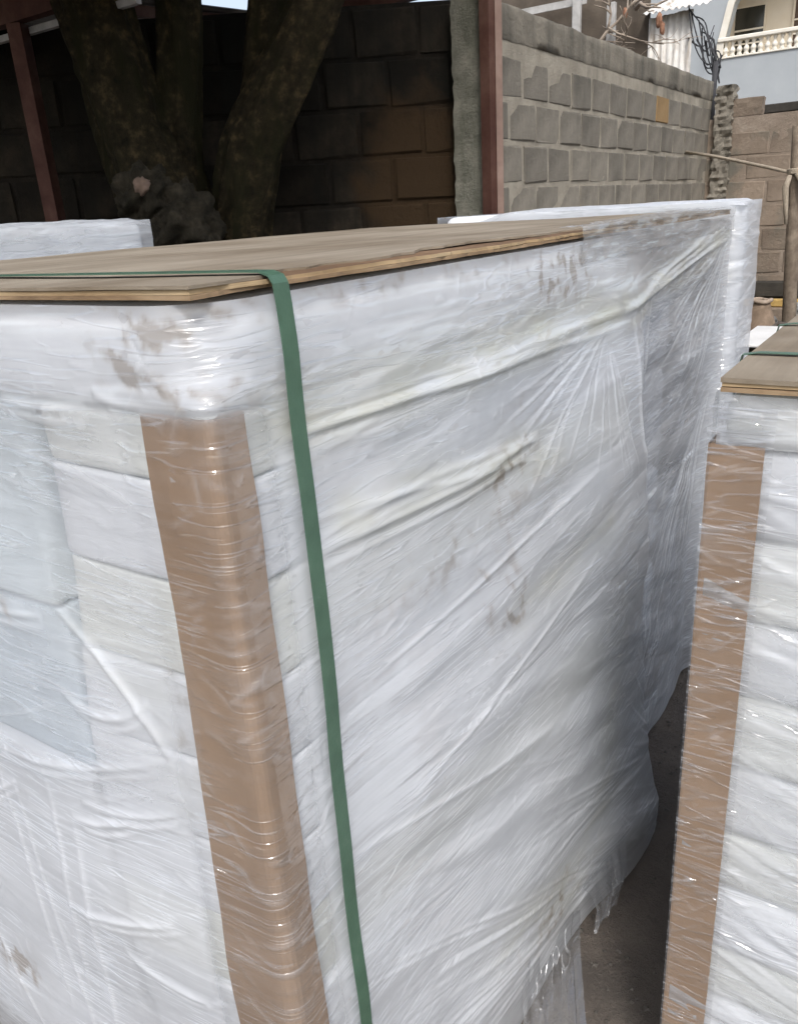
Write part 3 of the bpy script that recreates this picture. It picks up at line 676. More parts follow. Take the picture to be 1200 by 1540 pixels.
UU, ZZ = np.meshgrid(uF, zr)
D = D*0.6
TH_ = 0.25*np.where(UU > 0, 1, 0)*(ZZ-0.95)
D += 0.0011*fbm(UU*3, ZZ*17+UU*2*np.where(ZZ < 0.9, 1.0, -0.6), 2) + 0.0007*fbm(UU*14+5, ZZ*14+3, 3)
gm_ = sstep(-0.15, -0.10, UU)*sstep(0.12, 0.04, UU)*sstep(1.55, 1.50, ZZ)
Dg0, Vg0 = crease_field(uF, zr, [c for c in C if abs(c[0]) < 0.2 and math.hypot(c[2]-c[0], c[3]-c[1]) < 0.08])
D = D*(1-gm_)+gm_*(Dg0*0.9+0.0006*fbm(UU*9, ZZ*5, 2)); V = V*(1-gm_)+gm_*Vg0*1.3
D = np.clip(D, -0.004, 0.014)+0.016*np.clip(fbm(UU*1.6+4, ZZ*7.5+UU*np.where(ZZ < 0.9, 2.2, -0.5), 2)+0.15, 0, 1)*sstep(0.15, 0.3, UU)*sstep(1.60, 1.5, ZZ)*sstep(2.2, 2.0, UU)
pt, nn = perim(LX, WY, 0.013, uF)
rtop = sstep(1.525, 1.56, zr)   # the top mattress has a rounder corner than the guards below it
pt2, nn2 = perim(LX, WY, 0.075, uF)
off = bulge(UU, ZZ)+0.010+D
Pf = np.zeros((len(zr), len(uF), 3))
for k in range(2):
    pa = pt[None, :, k]*(1-rtop[:, None])+pt2[None, :, k]*rtop[:, None]; na = nn[None, :, k]*(1-rtop[:, None])+nn2[None, :, k]*rtop[:, None]
    Pf[:, :, k] = pa+na*off
Pf[:, :, 2] = ZZ+0.02*fbm(UU*3, ZZ*0, 3)*sstep(0.25, 0.0, ZZ)
yel = np.zeros_like(D); dirt = np.zeros_like(D)
def band(pts, wd):
    o = np.zeros_like(D)
    for (a, b), (c, d) in zip(pts[:-1], pts[1:]):
        l2 = (c-a)**2+(d-b)**2; t = np.clip(((UU-a)*(c-a)+(ZZ-b)*(d-b))/l2, 0, 1)
        o = np.maximum(o, np.exp(-(((UU-a-t*(c-a))**2+(ZZ-b-t*(d-b))**2)/wd**2)))
    return o
nz1 = 0.6+0.8*fbm(UU*7, ZZ*22, 4)
yel += np.clip(band([(0.1, 1.485), (0.6, 1.49), (1.24, 1.47), (2.2, 1.575)], 0.05)*nz1, 0, 1)*0.8
yel += np.clip(band([(0.2, 1.345), (0.62, 1.30), (0.8, 1.27)], 0.045)*nz1, 0, 1)*0.75
yel += np.clip(band([(0.62, 1.02), (1.05, 1.03)], 0.04)*nz1, 0, 1)*0.5
yel += np.clip(band([(0.55, 0.33), (0.85, 0.2), (1.0, 0.3), (1.05, 0.6)], 0.08)*nz1, 0, 1)*0.5
yel += np.clip(band([(-0.3, 1.22), (-0.12, 1.15), (-0.10, 1.0)], 0.05)*nz1, 0, 1)*0.4
nz2 = 0.5*fbm(UU*9+2, ZZ*20+8, 5)+0.7*fbm(UU*34+2, ZZ*30+8+UU*12, 5)
def blot(u, z, ru, rz, s, th=0.05):
    global dirt
    dirt = dirt+s*np.exp(-(((UU-u)/ru)**2+((ZZ-z)/rz)**2))*sstep(th-0.15, th+0.45, nz2)*1.6
for a in ((0.60, 1.03, 0.05, 0.10, 0.45), (0.50, 1.09, 0.03, 0.07, 0.4), (0.88, 1.575, 0.16, 0.05, 0.6), (-0.07, 1.575, 0.07, 0.045, 0.55), (0.02, 1.56, 0.08, 0.06, 0.35), (0.45, 1.20, 0.25, 0.05, 0.3),
          (-0.66, 0.43, 0.06, 0.05, 0.8), (-0.88, 0.12, 0.08, 0.06, 0.8), (0.75, 0.2, 0.16, 0.08, 0.35), (0.62, 1.28, 0.1, 0.04, 0.4), (-0.5, 1.21, 0.1, 0.025, 0.5), (-0.105, 1.13, 0.02, 0.08, 0.5), (0.7, 1.36, 0.04, 0.06, 0.3), (0.3, 1.615, 0.4, 0.02, 0.3)):
    blot(*a)
spk = (pnoise(UU*75, ZZ*75) > 0.62)*sstep(0.1, 0.4, fbm(UU*3+9, ZZ*3, 2)+0.15); dirt += 0.6*spk
dirt = np.clip(dirt*1.2, 0, 0.62); yel = np.clip(yel, 0, 0.9)
cs_ = sstep(-0.06, 0.06, UU)
veil = 0.24+0.32*cs_+0.12*np.clip(fbm(UU*2.5, ZZ*5+4, 4), -0.6, 1)+0.12*fbm(UU*1.5+7, ZZ*9+UU*1.2, 3)
veil = veil+(1-cs_)*0.36*sstep(1.0, 0.88, ZZ)+0.25*(1-cs_)*sstep(1.5, 1.53, ZZ)
veil = np.where(UU > 0, veil-0.14*sstep(1.28, 1.45, UU), veil)
veil *= 1-0.88*sstep(-0.13, -0.10, UU)*sstep(0.085, 0.06, UU)*sstep(1.53, 1.50, ZZ)   # a single turn over the guard
veil = np.clip(veil+0.30*V+0.25*yel, 0.03, 0.85)
crum = np.clip(1.7*fbm(UU*3.1+11, ZZ*4.3+2, 3)+0.02, 0, 1); crum = np.maximum(crum, gm_*np.clip(0.25+1.0*fbm(UU*9, ZZ*5, 3), 0, 0.8)); crum = np.maximum(crum, 0.3*sstep(1.3, 1.5, UU))
uvF = np.stack([UU, ZZ], -1)
film = link('stretch_film', grid_mesh('stretch_film', Pf, M['film'], uv=uvF, attrs={'veil': veil, 'dirt': dirt, 'yellow': yel, 'crumple': crum, 'calm': gm_*0.8}), ms)
# the two hidden faces of the wrap
s2 = np.linspace(0, 1, 30); zz2 = np.linspace(0.012, 1.618, 24)
def side_film(parent, p0, p1, zz, seed, mat):
    A, B = np.meshgrid(np.linspace(0, 1, 60), zz); X_ = p0[0]+(p1[0]-p0[0])*A; Y_ = p0[1]+(p1[1]-p0[1])*A
    d = math.hypot(p1[0]-p0[0], p1[1]-p0[1]); nx_, ny_ = (p1[1]-p0[1])/d, -(p1[0]-p0[0])/d
    o = 0.014+0.006*fbm(A*d*8+seed, B*20, 3)
    z0 = np.zeros_like(A)
    return link('stretch_film', grid_mesh('stretch_film', np.stack([X_+nx_*o, Y_+ny_*o, B], -1), mat, uv=np.stack([A*d, B], -1), attrs={'veil': z0+0.3, 'dirt': z0, 'yellow': z0}), parent)
side_film(ms, (LX-0.02, 0.0), (LX-0.02, WY), zz2, 1, M['film']); side_film(ms, (LX, WY+0.01), (0, WY+0.01), zz2, 2, M['film'])

# plywood lid: three plies
lid = empty('plywood_lid', (0, 0, 0.009), None, None); lid.parent = ms
peel = lambda x: 0.010*sstep(0.15, 0.5, x)*np.abs(fbm(x*11, x*0+2, 4))+0.012*sstep(0.75, 1.0, x)*sstep(1.5, 1.2, x)*np.abs(fbm(x*17, x*0+7, 4))
veneer('veneer', lid, 0.0, LX-0.005, 0.0, WY, 1.6335, 1.637, M['ply_top'], 0.008, 5, 0.003, lambda x: sstep(0.10, 0.2, x)*sstep(1.35, 0.9, x)*np.clip(0.05+0.05*fbm(x*4+1, x*0+3, 5), 0.004, 0.12)+peel(x))
veneer('veneer', lid, 0.002, LX-0.007, 0.001, WY, 1.628, 1.633, M['ply_core'], 0.013, 11, 0.002, peel)
veneer('veneer', lid, 0.001, LX-0.006, 0.0, WY, 1.623, 1.6275, M['ply_low'], 0.012, 19, 0.003, peel)

# green strap: over the lid, round the edge, down the right face
sx = 0.118
path = [(sx, y, 1.6495) for y in np.linspace(WY, 0.03, 10)]+[(sx, 0.008, 1.649), (sx, -0.005, 1.645), (sx, -0.0105, 1.637)]
for z in np.linspace(1.615, 0.03, 60): path.append((sx-0.012*(1.6-z)/1.6, -float(bulge(sx, z))-0.0165, z))
st = ribbon('strap', path, (1, 0, 0), 0.025, M['strap'], ms); tag(st, 'flat green plastic strap')

# strands of film twisted round above the strap, and a torn flap over the lid's far end
def strand(parent, pts, rad, seed, mat, name='film_strand'):
    r = np.random.default_rng(seed); pth = []
    for i in range(len(pts)-1):
        for t in np.linspace(0, 1, 14, endpoint=(i == len(pts)-2)):
            p = Vector(pts[i]).lerp(Vector(pts[i+1]), t); pth.append(p+Vector(r.normal(0, 0.0012, 3)))
    rad_ = [rad*(0.6+0.8*r.random()) for _ in pth]
    Pp = tube_pts(pth, rad_, 6, 0.25, seed)
    nr_, nc_ = Pp.shape[:2]; U_, V_ = np.meshgrid(np.linspace(0, 0.1, nc_), np.linspace(0, 1, nr_))
    return link(name, grid_mesh(name, Pp, mat, uv=np.stack([U_, V_], -1), closed=True), parent)
def on_face(u, z, h=0.02):
    b = float(bulge(u, z))+h
    return (u, -b, z) if u > 0 else (-b, -u, z)
A, B = np.meshgrid(np.linspace(0.98, LX-0.01, 130), np.linspace(0, 1, 26))
yy = np.where(B < 0.45, -0.012, -0.012+(B-0.45)/0.55*0.16); zzf = np.where(B < 0.45, 1.585+B/0.45*0.068, 1.653)+0.004*np.abs(fbm(A*16, B*7, 3))*(B > 0.3)
yy = yy-0.006*fbm(A*9, B*9+3, 3); wdt = 0.35+0.65*sstep(1.0, 2.2, A)+0.25*fbm(A*5, A*0, 3); yy = np.where(B > 0.45, -0.012+(yy+0.012)*np.clip(wdt, 0.2, 1.3), yy)
z0 = np.zeros_like(A)
link('film_flap', grid_mesh('film_flap', np.stack([A, yy, zzf], -1), M['film'], uv=np.stack([A, B*0.2], -1),
     attrs={'veil': 0.22+0.2*fbm(A*10, B*6, 3), 'dirt': np.clip(0.5*fbm(A*7, B*7+5, 3), 0, 0.6)*sstep(1.5, 1.1, A), 'yellow': z0+0.2}), ms)
# loose film hanging at the foot of the stack and trailing on the ground
def crumple(parent, name, c0, c1, rows, wob, seed, mat, nc=40):
    """c0,c1: polylines (same count) for the two long edges."""
    n = len(c0); R_ = []
    for i in range(n-1):
        for t in np.linspace(0, 1, rows, endpoint=(i == n-2)):
            a = Vector(c0[i]).lerp(Vector(c0[i+1]), t); b = Vector(c1[i]).lerp(Vector(c1[i+1]), t)
            R_.append([tuple(a.lerp(b, s)) for s in np.linspace(0, 1, nc)])
    Pp = np.array(R_); A_, B_ = np.meshgrid(np.linspace(0, 1, Pp.shape[1]), np.linspace(0, 1, Pp.shape[0]))
    ww = wob*(fbm(A_*5+seed, B_*1.2, 2)+0.5*np.abs(pnoise(A_*9+seed, B_*1.5)))
    Pp[:, :, 1] -= ww; Pp[:, :, 2] += 0.3*wob*fbm(A_*4, B_*3+seed, 2); Pp[:, :, 0] += 0.5*wob*fbm(A_*4+3, B_*3+seed, 2)
    Pp[:, :, 2] = np.maximum(Pp[:, :, 2], 0.004)
    return link(name, grid_mesh(name, Pp, mat, uv=np.stack([A_*0.3, B_*0.3], -1)), parent)
crumple(ms, 'film_flap', [(0.62, -0.045, 0.26), (0.60, -0.05, 0.10), (0.58, -0.07, 0.012), (0.50, -0.14, 0.006)], [(0.95, -0.06, 0.13), (0.90, -0.07, 0.07), (0.84, -0.10, 0.012), (0.62, -0.20, 0.006)], 14, 0.016, 3, M['film_flap'])
crumple(ms, 'film_flap', [(0.84, -0.10, 0.20), (0.88, -0.125, 0.11), (0.86, -0.12, 0.05)], [(1.06, -0.125, 0.19), (1.02, -0.145, 0.11), (0.96, -0.14, 0.06)], 14, 0.012, 8, M['film_flap'])

# ================================================================== the other stacks
def plain_stack(name, label, loc, L, W, H, dense, layers, mats, lid_h=0.0, guard=None, seed=0, veil0=0.22, bl=0.03, r=0.04, top_fn=None, rotz=0, strap=None):
    e = empty(name, loc, label, 'mattress stack', None); e.rotation_euler = (0, 0, rotz)
    hb = H-lid_h
    def bul(u, z):
        u = np.asarray(u, float); z = np.asarray(z, float)
        return bl*sstep(hb, hb*0.5, z)*(1+0*u)+0.010*fbm(u*2.3+seed, z*2.7+seed, 2)*sstep(hb, hb-0.2, z)
    b1 = lambda u, z: float(bul(u, z))
    pallet_base(e, L, W)
    for i, (a, b) in enumerate(zip(layers[:-1], layers[1:])):
        slab('mattress', 0, L, 0, W, b, min(a-0.002, hb-0.002), b1, M[mats[i % len(mats)]], e, r=r, rz=0.028, n=12, nz=5, seed=seed*10+i)
    # front + right film
    u = np.unique(np.concatenate([np.linspace(-W, L, 80), np.linspace(dense[0], dense[1], 330)]))
    z = np.linspace(0.02, hb-0.003, 300); U, Zg = np.meshgrid(u, z)
    rs = random.Random(seed); cr = []
    for k in range(260):
        uu = rs.uniform(*dense); zc = rs.uniform(0.05, hb); l = rs.uniform(0.05, 0.35); a = rs.gauss(-0.25 if seed == 2 else 0.05, 0.15)
        cr.append((uu-l/2*math.cos(a), zc-l/2*math.sin(a), uu+l/2*math.cos(a), zc+l/2*math.sin(a), rs.choice((1, 1, -1))*rs.uniform(0.0012, 0.005), rs.uniform(0.004, 0.01), rs.gauss(0, 0.006)))
    Dd, Vv = crease_field(u, z, cr); Dd = Dd*0.5+0.0014*fbm(U*4+seed, Zg*18, 3)
    Dd = np.clip(Dd, -0.008, 0.014)
    pt_, nn_ = perim(L, W, r, u); of = bul(U, Zg)+0.009+Dd
    if guard and guard[0] == 'left':       # square off the far end of the front face round the guard
        pass
    Pw = np.stack([pt_[None, :, 0]+nn_[None, :, 0]*of, pt_[None, :, 1]+nn_[None, :, 1]*of, Zg], -1)
    if top_fn: Pw[:, :, 2] = top_fn(Pw)
    ve = np.clip(veil0+0.1*fbm(U*3+seed, Zg*6, 4)+0.3*Vv, 0.03, 0.8); zz = np.zeros_like(ve)
    yl = np.clip(0.5*fbm(U*2+seed*3, Zg*3, 3), 0, 0.4)
    link('stretch_film', grid_mesh('stretch_film', Pw, M['film2'], uv=np.stack([U, Zg], -1), attrs={'veil': ve, 'dirt': zz, 'yellow': yl, 'crumple': np.clip(1.3*fbm(U*3+seed, Zg*4, 3), 0, 1)}), e)
    zl = np.linspace(0.02, hb-0.003, 60)
    side_film(e, (L, 0), (L, W), zl, seed+1, M['film2']); side_film(e, (L, W), (0, W), zl, seed+2, M['film2'])
    if lid_h:
        lo = empty('plywood_lid', (0, 0, 0), None, None); lo.parent = e
        t = lid_h/3
        veneer('veneer', lo, -0.006, L, 0, W+0.006, H-t, H, M['ply_top'], 0.004, seed+1, 0.004)
        veneer('veneer', lo, -0.004, L-0.002, 0.001, W+0.004, H-2*t, H-t-0.0005, M['ply_mid'], 0.004, seed+4, 0.003)
        veneer('veneer', lo, -0.005, L-0.001, 0, W+0.005, H-3*t, H-2*t-0.0005, M['ply_low'], 0.004, seed+7, 0.003)
    else:
        A_, B_ = np.meshgrid(np.linspace(0.0, 1, 90), np.linspace(0, 1, 90))
        Xt = -0.008+A_*(L+0.01); Yt = -0.008+B_*(W+0.02)
        edge = np.minimum(np.minimum(Xt+0.008, L-Xt), np.minimum(Yt+0.008, W+0.01-Yt)); Zt = H+0.004-0.02*np.exp(-(edge/0.025)**2)+0.006*fbm(Xt*9+seed, Yt*5, 3)
        Pt = np.stack([Xt, Yt, Zt], -1)
        if top_fn: Pt[:, :, 2] = top_fn(Pt)
        zz = np.zeros_like(A_)
        link('film_top', grid_mesh('film_top', Pt, M['film2'], uv=np.stack([Xt, Yt], -1), attrs={'veil': zz+veil0+0.1, 'dirt': zz, 'yellow': zz}), e)
    return e, bul

# right-hand stack: only a strip of its front face is in view
RW = 1.2; RH = 1.457
rs_, rbul = plain_stack('wrapped_mattress_stack', 'shorter stretch-wrapped mattress stack with cardboard edge guard at the right edge', (1.175, 0.238-RW, 0), 1.0, RW, RH, (-RW, -RW+0.4),
    [1.437, 1.345, 1.21, 1.07, 0.94, 0.80, 0.66, 0.53, 0.4, 0.27, 0.125], ['cream_fab', 'white_fab'], lid_h=0.02, seed=2, veil0=0.24, bl=0.0, r=0.02)
g0, g1 = RW-0.062, RW+0.004
gm = []
for (y0, y1, x0, x1) in ((g0, g1+0.012, -0.0125, -0.0085), (g1+0.009, g1+0.013, -0.0085, 0.055)):
    gm.append((x0, x1, y0, y1))
zs = np.linspace(0.02, 1.362, 60); rows = []
for z in zs:
    j = 0.0012*math.sin(z*23)+0.001*math.sin(z*51)
    rows.append([(-0.014+j, g0, z), (-0.014+j, RW+0.010, z), (-0.012+j, RW+0.014, z), (0.05, RW+0.016, z), (0.05, RW+0.012, z), (-0.008+j, RW+0.011, z), (-0.0105+j, g0, z)])
o = link('edge_guard', grid_mesh('edge_guard', np.array(rows), M['card'], smooth=False, closed=True), rs_)
tag(o, 'brown cardboard edge guard down the near corner')
# film over the guard
U_, Z_ = np.meshgrid(np.linspace(0, 0.09, 60), np.linspace(0.02, 1.42, 500))
cr = []
R9 = random.Random(5)
for k in range(80):
    a, c = R9.uniform(0, 0.09), R9.uniform(0.05, 1.4); l = R9.uniform(0.03, 0.1); t = R9.gauss(0.42, 0.25)
    cr.append((a-l/2*math.cos(t), c-l/2*math.sin(t), a+l/2*math.cos(t), c+l/2*math.sin(t), R9.uniform(0.001, 0.0045), R9.uniform(0.002, 0.004), 0))
Dg, Vg = crease_field(np.linspace(0, 0.09, 60), np.linspace(0.02, 1.42, 500), cr)
Xg = -0.018-Dg; Yg = RW+0.016-U_
link('film_band', grid_mesh('film_band', np.stack([Xg*0+(-0.018-Dg*0.5), Yg, Z_], -1), M['film2'], uv=np.stack([U_, Z_], -1), attrs={'veil': 0.03+0.14*Vg, 'dirt': Vg*0, 'yellow': Vg*0, 'crumple': Vg*0+0.35}), rs_)
ribbon('strap', [(0.18, y, RH+0.004) for y in np.linspace(0.02, RW-0.01, 8)]+[(0.18, RW+0.014, RH), (0.18, RW+0.018, RH-0.02)]+[(0.18, RW+0.022, z) for z in np.linspace(RH-0.05, 0.03, 10)], (1, 0, 0), 0.016, M['strap'], rs_)
ribbon('strap', [(0.5, y, RH+0.004) for y in np.linspace(0.02, RW-0.01, 8)]+[(0.5, RW+0.014, RH), (0.5, RW+0.018, RH-0.02)]+[(0.5, RW+0.022, z) for z in np.linspace(RH-0.05, 0.03, 10)], (1, 0, 0), 0.016, M['strap'], rs_)

# stack standing behind the main one: white top only, sagging at its left end
def sag2(P_):
    return P_[:, :, 2]-0.055*sstep(0.78, 1.15, P_[:, :, 1])*sstep(1.3, 1.6, P_[:, :, 2])
plain_stack('wrapped_mattress_stack', 'white film-covered upright bundle of mattresses standing close behind the plywood-topped stack', (2.885, 0.578, 0), 0.25, 1.12, 1.672, (-1.12, 0.25),
    [1.668, 1.56, 1.4, 1.25, 1.1, 0.95, 0.8, 0.65, 0.5, 0.35, 0.125], ['white_fab'], seed=4, veil0=0.6, bl=0.0, r=0.05, top_fn=sag2)
# stack at the left under the tree
plain_stack('wrapped_mattress_stack', 'grey-looking wrapped mattress stack at the left in the shade before the tree trunk', (0.60, 2.16, 0), 1.225, 1.3, 1.728, (0.4, 1.225),
    [1.724, 1.6, 1.45, 1.3, 1.15, 1.0, 0.85, 0.7, 0.55, 0.4, 0.25, 0.125], ['white_fab'], seed=6, veil0=0.3, bl=0.01, r=0.035)

# ------------------------------------------------------------------ tree
def lat(d, l, z): p = F0*d+R0*l; return Vector((p.x, p.y, z))
TD = 4.35; k = TD/4.0
tree_base = lat(TD, -0.82*k, 0)
tr = empty('shade_tree', tree_base, 'thick multi-stemmed tree with dark mossy bark in front of the blackened wall', 'tree')
def limb(name, path, radii, seed, n=48, sub=22, mat='bark', amp=0.22):
    pth = []; rad = []
    for i in range(len(path)-1):
        for t in np.linspace(0, 1, sub, endpoint=(i == len(path)-2)):
            tt = t
            pth.append(Vector(path[i]).lerp(Vector(path[i+1]), tt)-tree_base); rad.append(radii[i]*(1-tt)+radii[i+1]*tt)
    # smooth path
    P3 = np.array([tuple(p) for p in pth]); ra = np.array(rad)
    for _ in range(4):
        P3[1:-1] = (P3[:-2]+2*P3[1:-1]+P3[2:])/4; ra[1:-1] = (ra[:-2]+2*ra[1:-1]+ra[2:])/4
    G = tube_pts([Vector(p) for p in P3], list(ra), n)
    ii, jj = np.meshgrid(np.arange(n), np.arange(len(P3))); th = ii*2*np.pi/n
    f = 1+amp*(fbm(np.cos(th)*2.2+seed, np.sin(th)*2.2+P3[:, 2][:, None]*1.6, 4))+0.05*np.sin(th*5+seed+P3[:, 2][:, None]*1.5)+0.09*np.abs(fbm(th*5+seed, P3[:, 2][:, None]*5, 4))+0.05*fbm(th*9+seed, P3[:, 2][:, None]*16, 3)
    G = P3[:, None, :]+(G-P3[:, None, :])*f[:, :, None]
    return link(name, grid_mesh(name, G, M[mat], closed=True), tr)
limb('trunk', [lat(TD, -0.84*k, -0.05), lat(TD, -0.84*k, 0.5), lat(TD, -0.84*k, 1.1), lat(TD, -0.86*k, 1.6)], [0.42, 0.33, 0.31, 0.30], 1)
limb('stem', [lat(TD, -0.90*k, 1.2), lat(TD-0.05, -0.99*k, 1.75), lat(TD, -1.08*k, 2.1), lat(TD, -1.17*k, 2.65), lat(TD+0.1, -1.35*k, 3.6), lat(TD+0.2, -1.7*k, 4.8)], [0.26, 0.20, 0.17, 0.17, 0.13, 0.06], 3)
limb('stem', [lat(TD+0.05, -0.86*k, 1.3), lat(TD+0.06, -0.92*k, 1.95), lat(TD+0.1, -0.84*k, 2.6), lat(TD+0.1, -0.75*k, 3.6), lat(TD, -0.7*k, 5)], [0.18, 0.11, 0.105, 0.10, 0.05], 5)
limb('stem', [lat(TD, -0.80*k, 1.1), lat(TD-0.03, -0.70*k, 1.6), lat(TD-0.05, -0.55*k, 2.06), lat(TD-0.05, -0.24*k, 2.58), lat(TD, 0.15, 3.4), lat(TD+0.1, 0.7, 4.6)], [0.2, 0.135, 0.13, 0.115, 0.10, 0.05], 8)
limb('stem', [lat(TD+0.15, -0.70*k, 1.5), lat(TD+0.2, -0.55*k, 2.1), lat(TD+0.25, -0.45*k, 2.7), lat(TD+0.3, -0.35*k, 3.8)], [0.14, 0.11, 0.10, 0.06], 12)
def blob(name, c, r, seed, mat, parent, amp=0.35, n=28, sc=(1, 1, 1)):
    th = np.linspace(0, np.pi, n); ph = np.linspace(0, 2*np.pi, 2*n, endpoint=False); PH, TH_ = np.meshgrid(ph, th)
    d = np.stack([np.sin(TH_)*np.cos(PH), np.sin(TH_)*np.sin(PH), np.cos(TH_)], -1)
    f = 1+amp*fbm(d[:, :, 0]*1.7+seed, d[:, :, 1]*1.7+d[:, :, 2]*2.3, 4)
    return link(name, grid_mesh(name, d*(r*f)[:, :, None]*np.array(sc)+np.array(c), mat, closed=True), parent)
c = lat(TD-0.36, -0.985*k, 1.83)-tree_base; bu = blob('burl', c, 0.13, 4, M['burl'], tr, 0.5, 40)
c = lat(TD-0.33, -0.86*k, 1.70)-tree_base; blob('burl', c, 0.17, 9, M['burl'], tr, 0.45, 40)
c = lat(TD-0.47, -0.97*k, 1.875)-tree_base; blob('cut_face', c, 0.04, 2, M['cutwood'], bu, 0.3, 14)
# crown: unseen leaf clumps, set low and dense to shade the blackened wall
nl = 42000; cl = []
while len(cl) < 130:
    p = np.array([random.uniform(1.2, 6.0), random.uniform(1.7, 6.5), random.uniform(2.5, 5.4)])
    dd = F0.x*p[0]+F0.y*p[1]
    if dd < 2.3 or p[2] < 1.7+0.235*dd+0.42 or (dd > 4.3 and p[2] < 3.35): continue
    if (R0.x*p[0]+R0.y*p[1]) > 0.25 : continue
    cl.append(p)
cl = np.array(cl); wch = rng.integers(0, len(cl), nl); ctr = cl[wch]+rng.normal(0, 1, (nl, 3))*np.array([0.30, 0.30, 0.2])
dl_ = ctr[:, 0]*F0.x+ctr[:, 1]*F0.y; ctr = ctr[(ctr[:, 2] > 1.7+0.262*dl_+0.15)]; nl = len(ctr)
d1 = rng.normal(0, 1, (nl, 3)); d1 /= np.linalg.norm(d1, axis=1)[:, None]; d2 = np.cross(d1, rng.normal(0, 1, (nl, 3))); d2 /= np.linalg.norm(d2, axis=1)[:, None]
ln = rng.uniform(0.06, 0.10, (nl, 1)); Q = np.stack([ctr-d1*ln, ctr+d2*ln*0.38, ctr+d1*ln, ctr-d2*ln*0.38], 1).reshape(-1, 3)-np.array(tree_base)
link('shade_crown', mesh('shade_crown', Q, np.arange(nl*4).reshape(-1, 4), M['leaf']), tr)

# ------------------------------------------------------------------ steel-framed shed
PB = lat(4.68, 0.607, 0)
sh = empty('steel_shed', (2.8, 4.03, 0), 'open shed with red oxide steel posts and beams against the blackened wall', 'shed')
def member(name, a, b, w_, h_, mat=None, rot=0.0):
    a = Vector(a); b = Vector(b); t = (b-a).normalized()
    sdir = t.cross(Vector((0, 0, 1))).normalized() if abs(t.z) < 0.9 else Vector((math.cos(rot), math.sin(rot), 0)); u_ = sdir.cross(t)
    v = []
    for p in (a, b):
        for s1, s2 in ((-1, -1), (1, -1), (1, 1), (-1, 1)): v.append(tuple(p+sdir*s1*w_/2+u_*s2*h_/2-Vector((2.8, 4.03, 0))))
    f = [(3, 2, 1, 0), (4, 5, 6, 7), (0, 1, 5, 4), (1, 2, 6, 5), (2, 3, 7, 6), (3, 0, 4, 7)]
    return link(name, mesh(name, v, f, mat or M['redsteel']), sh)
member('post', (2.8, 4.03, 0), (2.8, 4.03, 2.68), 0.075, 0.075, rot=0.4)
member('post', (PB.x, PB.y, 0), (PB.x, PB.y, 2.95), 0.06, 0.06, rot=HD+0.80)
member('post_lit_side', (PB.x+R0.x*0.055, PB.y+R0.y*0.055, 0), (PB.x+R0.x*0.055, PB.y+R0.y*0.055, 2.95), 0.035, 0.02, M['litsteel'], HD-math.pi/2)  # added strip, its pale colour paints the lit side of the post
member('beam', (2.8, 2.9, 2.735), (2.8, 7.5, 2.735), 0.06, 0.10)
member('beam', (4.6, 2.6, 2.9), (4.6, 7.5, 2.9), 0.06, 0.10)
member('edge_batten', (2.86, 3.2, 2.655), (2.86, 7.0, 2.655), 0.03, 0.03, M['paletimber'])
for q in (4.25, 5.2, 6.2): member('rafter', (2.2, q, 2.80), (4.9, q, 2.98), 0.05, 0.06)
member('tie', (PB.x, PB.y, 2.92), (4.6, 2.65, 2.92), 0.05, 0.05)
for i in range(4):
    y0_ = 4.15+i*0.84; A_, B_ = np.meshgrid(np.linspace(0, 0.88, 60), np.linspace(0, 1, 8))
    Pq = np.stack([2.1+B_*2.75, y0_+A_, 2.845+B_*0.18+0.009*np.sin(A_*2*np.pi/0.076)+i % 2*0.006], -1)-np.array((2.8, 4.03, 0))
    Pq = np.concatenate([Pq, Pq[::-1]-np.array((0, 0, 0.0012))], 0)
    link('roof_sheet', grid_mesh('roof_sheet', Pq, M['greysheet']), sh)

# ------------------------------------------------------------------ yard clutter at the far right
hp = empty('rubble_heap', (7.9, 1.0, 0), 'heap of grey broken stones before the far wall', 'rubble')
A_, B_ = np.meshgrid(np.linspace(-1, 1, 30), np.linspace(-1, 1, 30)); rr = np.sqrt(A_**2+B_**2)
link('fines', grid_mesh('fines', np.stack([A_*0.8, B_*1.0, 0.72*np.clip(1-rr, 0, 1)**0.7+0.03*fbm(A_*5, B_*5, 3)-0.03], -1), M['ground']), hp)
def stone_mesh(i):
    r = np.random.default_rng(500+i); th = np.linspace(0, np.pi, 5); ph = np.linspace(0, 2*np.pi, 7, endpoint=False); v = []
    PH, TT = np.meshgrid(ph, th); d = np.stack([np.sin(TT)*np.cos(PH), np.sin(TT)*np.sin(PH), np.cos(TT)], -1)
    return grid_mesh('stone', d*(1+0.25*r.normal(size=PH.shape))[:, :, None]*np.array([1, 0.8, 0.6]), M['stone'], smooth=False, closed=True)
stones = [stone_mesh(i) for i in range(5)]
for i in range(110):
    a = random.uniform(0, 2*math.pi); r_ = math.sqrt(random.random())*0.9; x, y = r_*math.cos(a)*0.8, r_*math.sin(a)
    o = link('stone', random.choice(stones), hp, (x, y, 0.72*(1-r_)**0.7+0.0)); s = random.uniform(0.04, 0.095); o.scale = (s, s, s); o.rotation_euler = (random.random()*3, random.random()*3, random.random()*6)

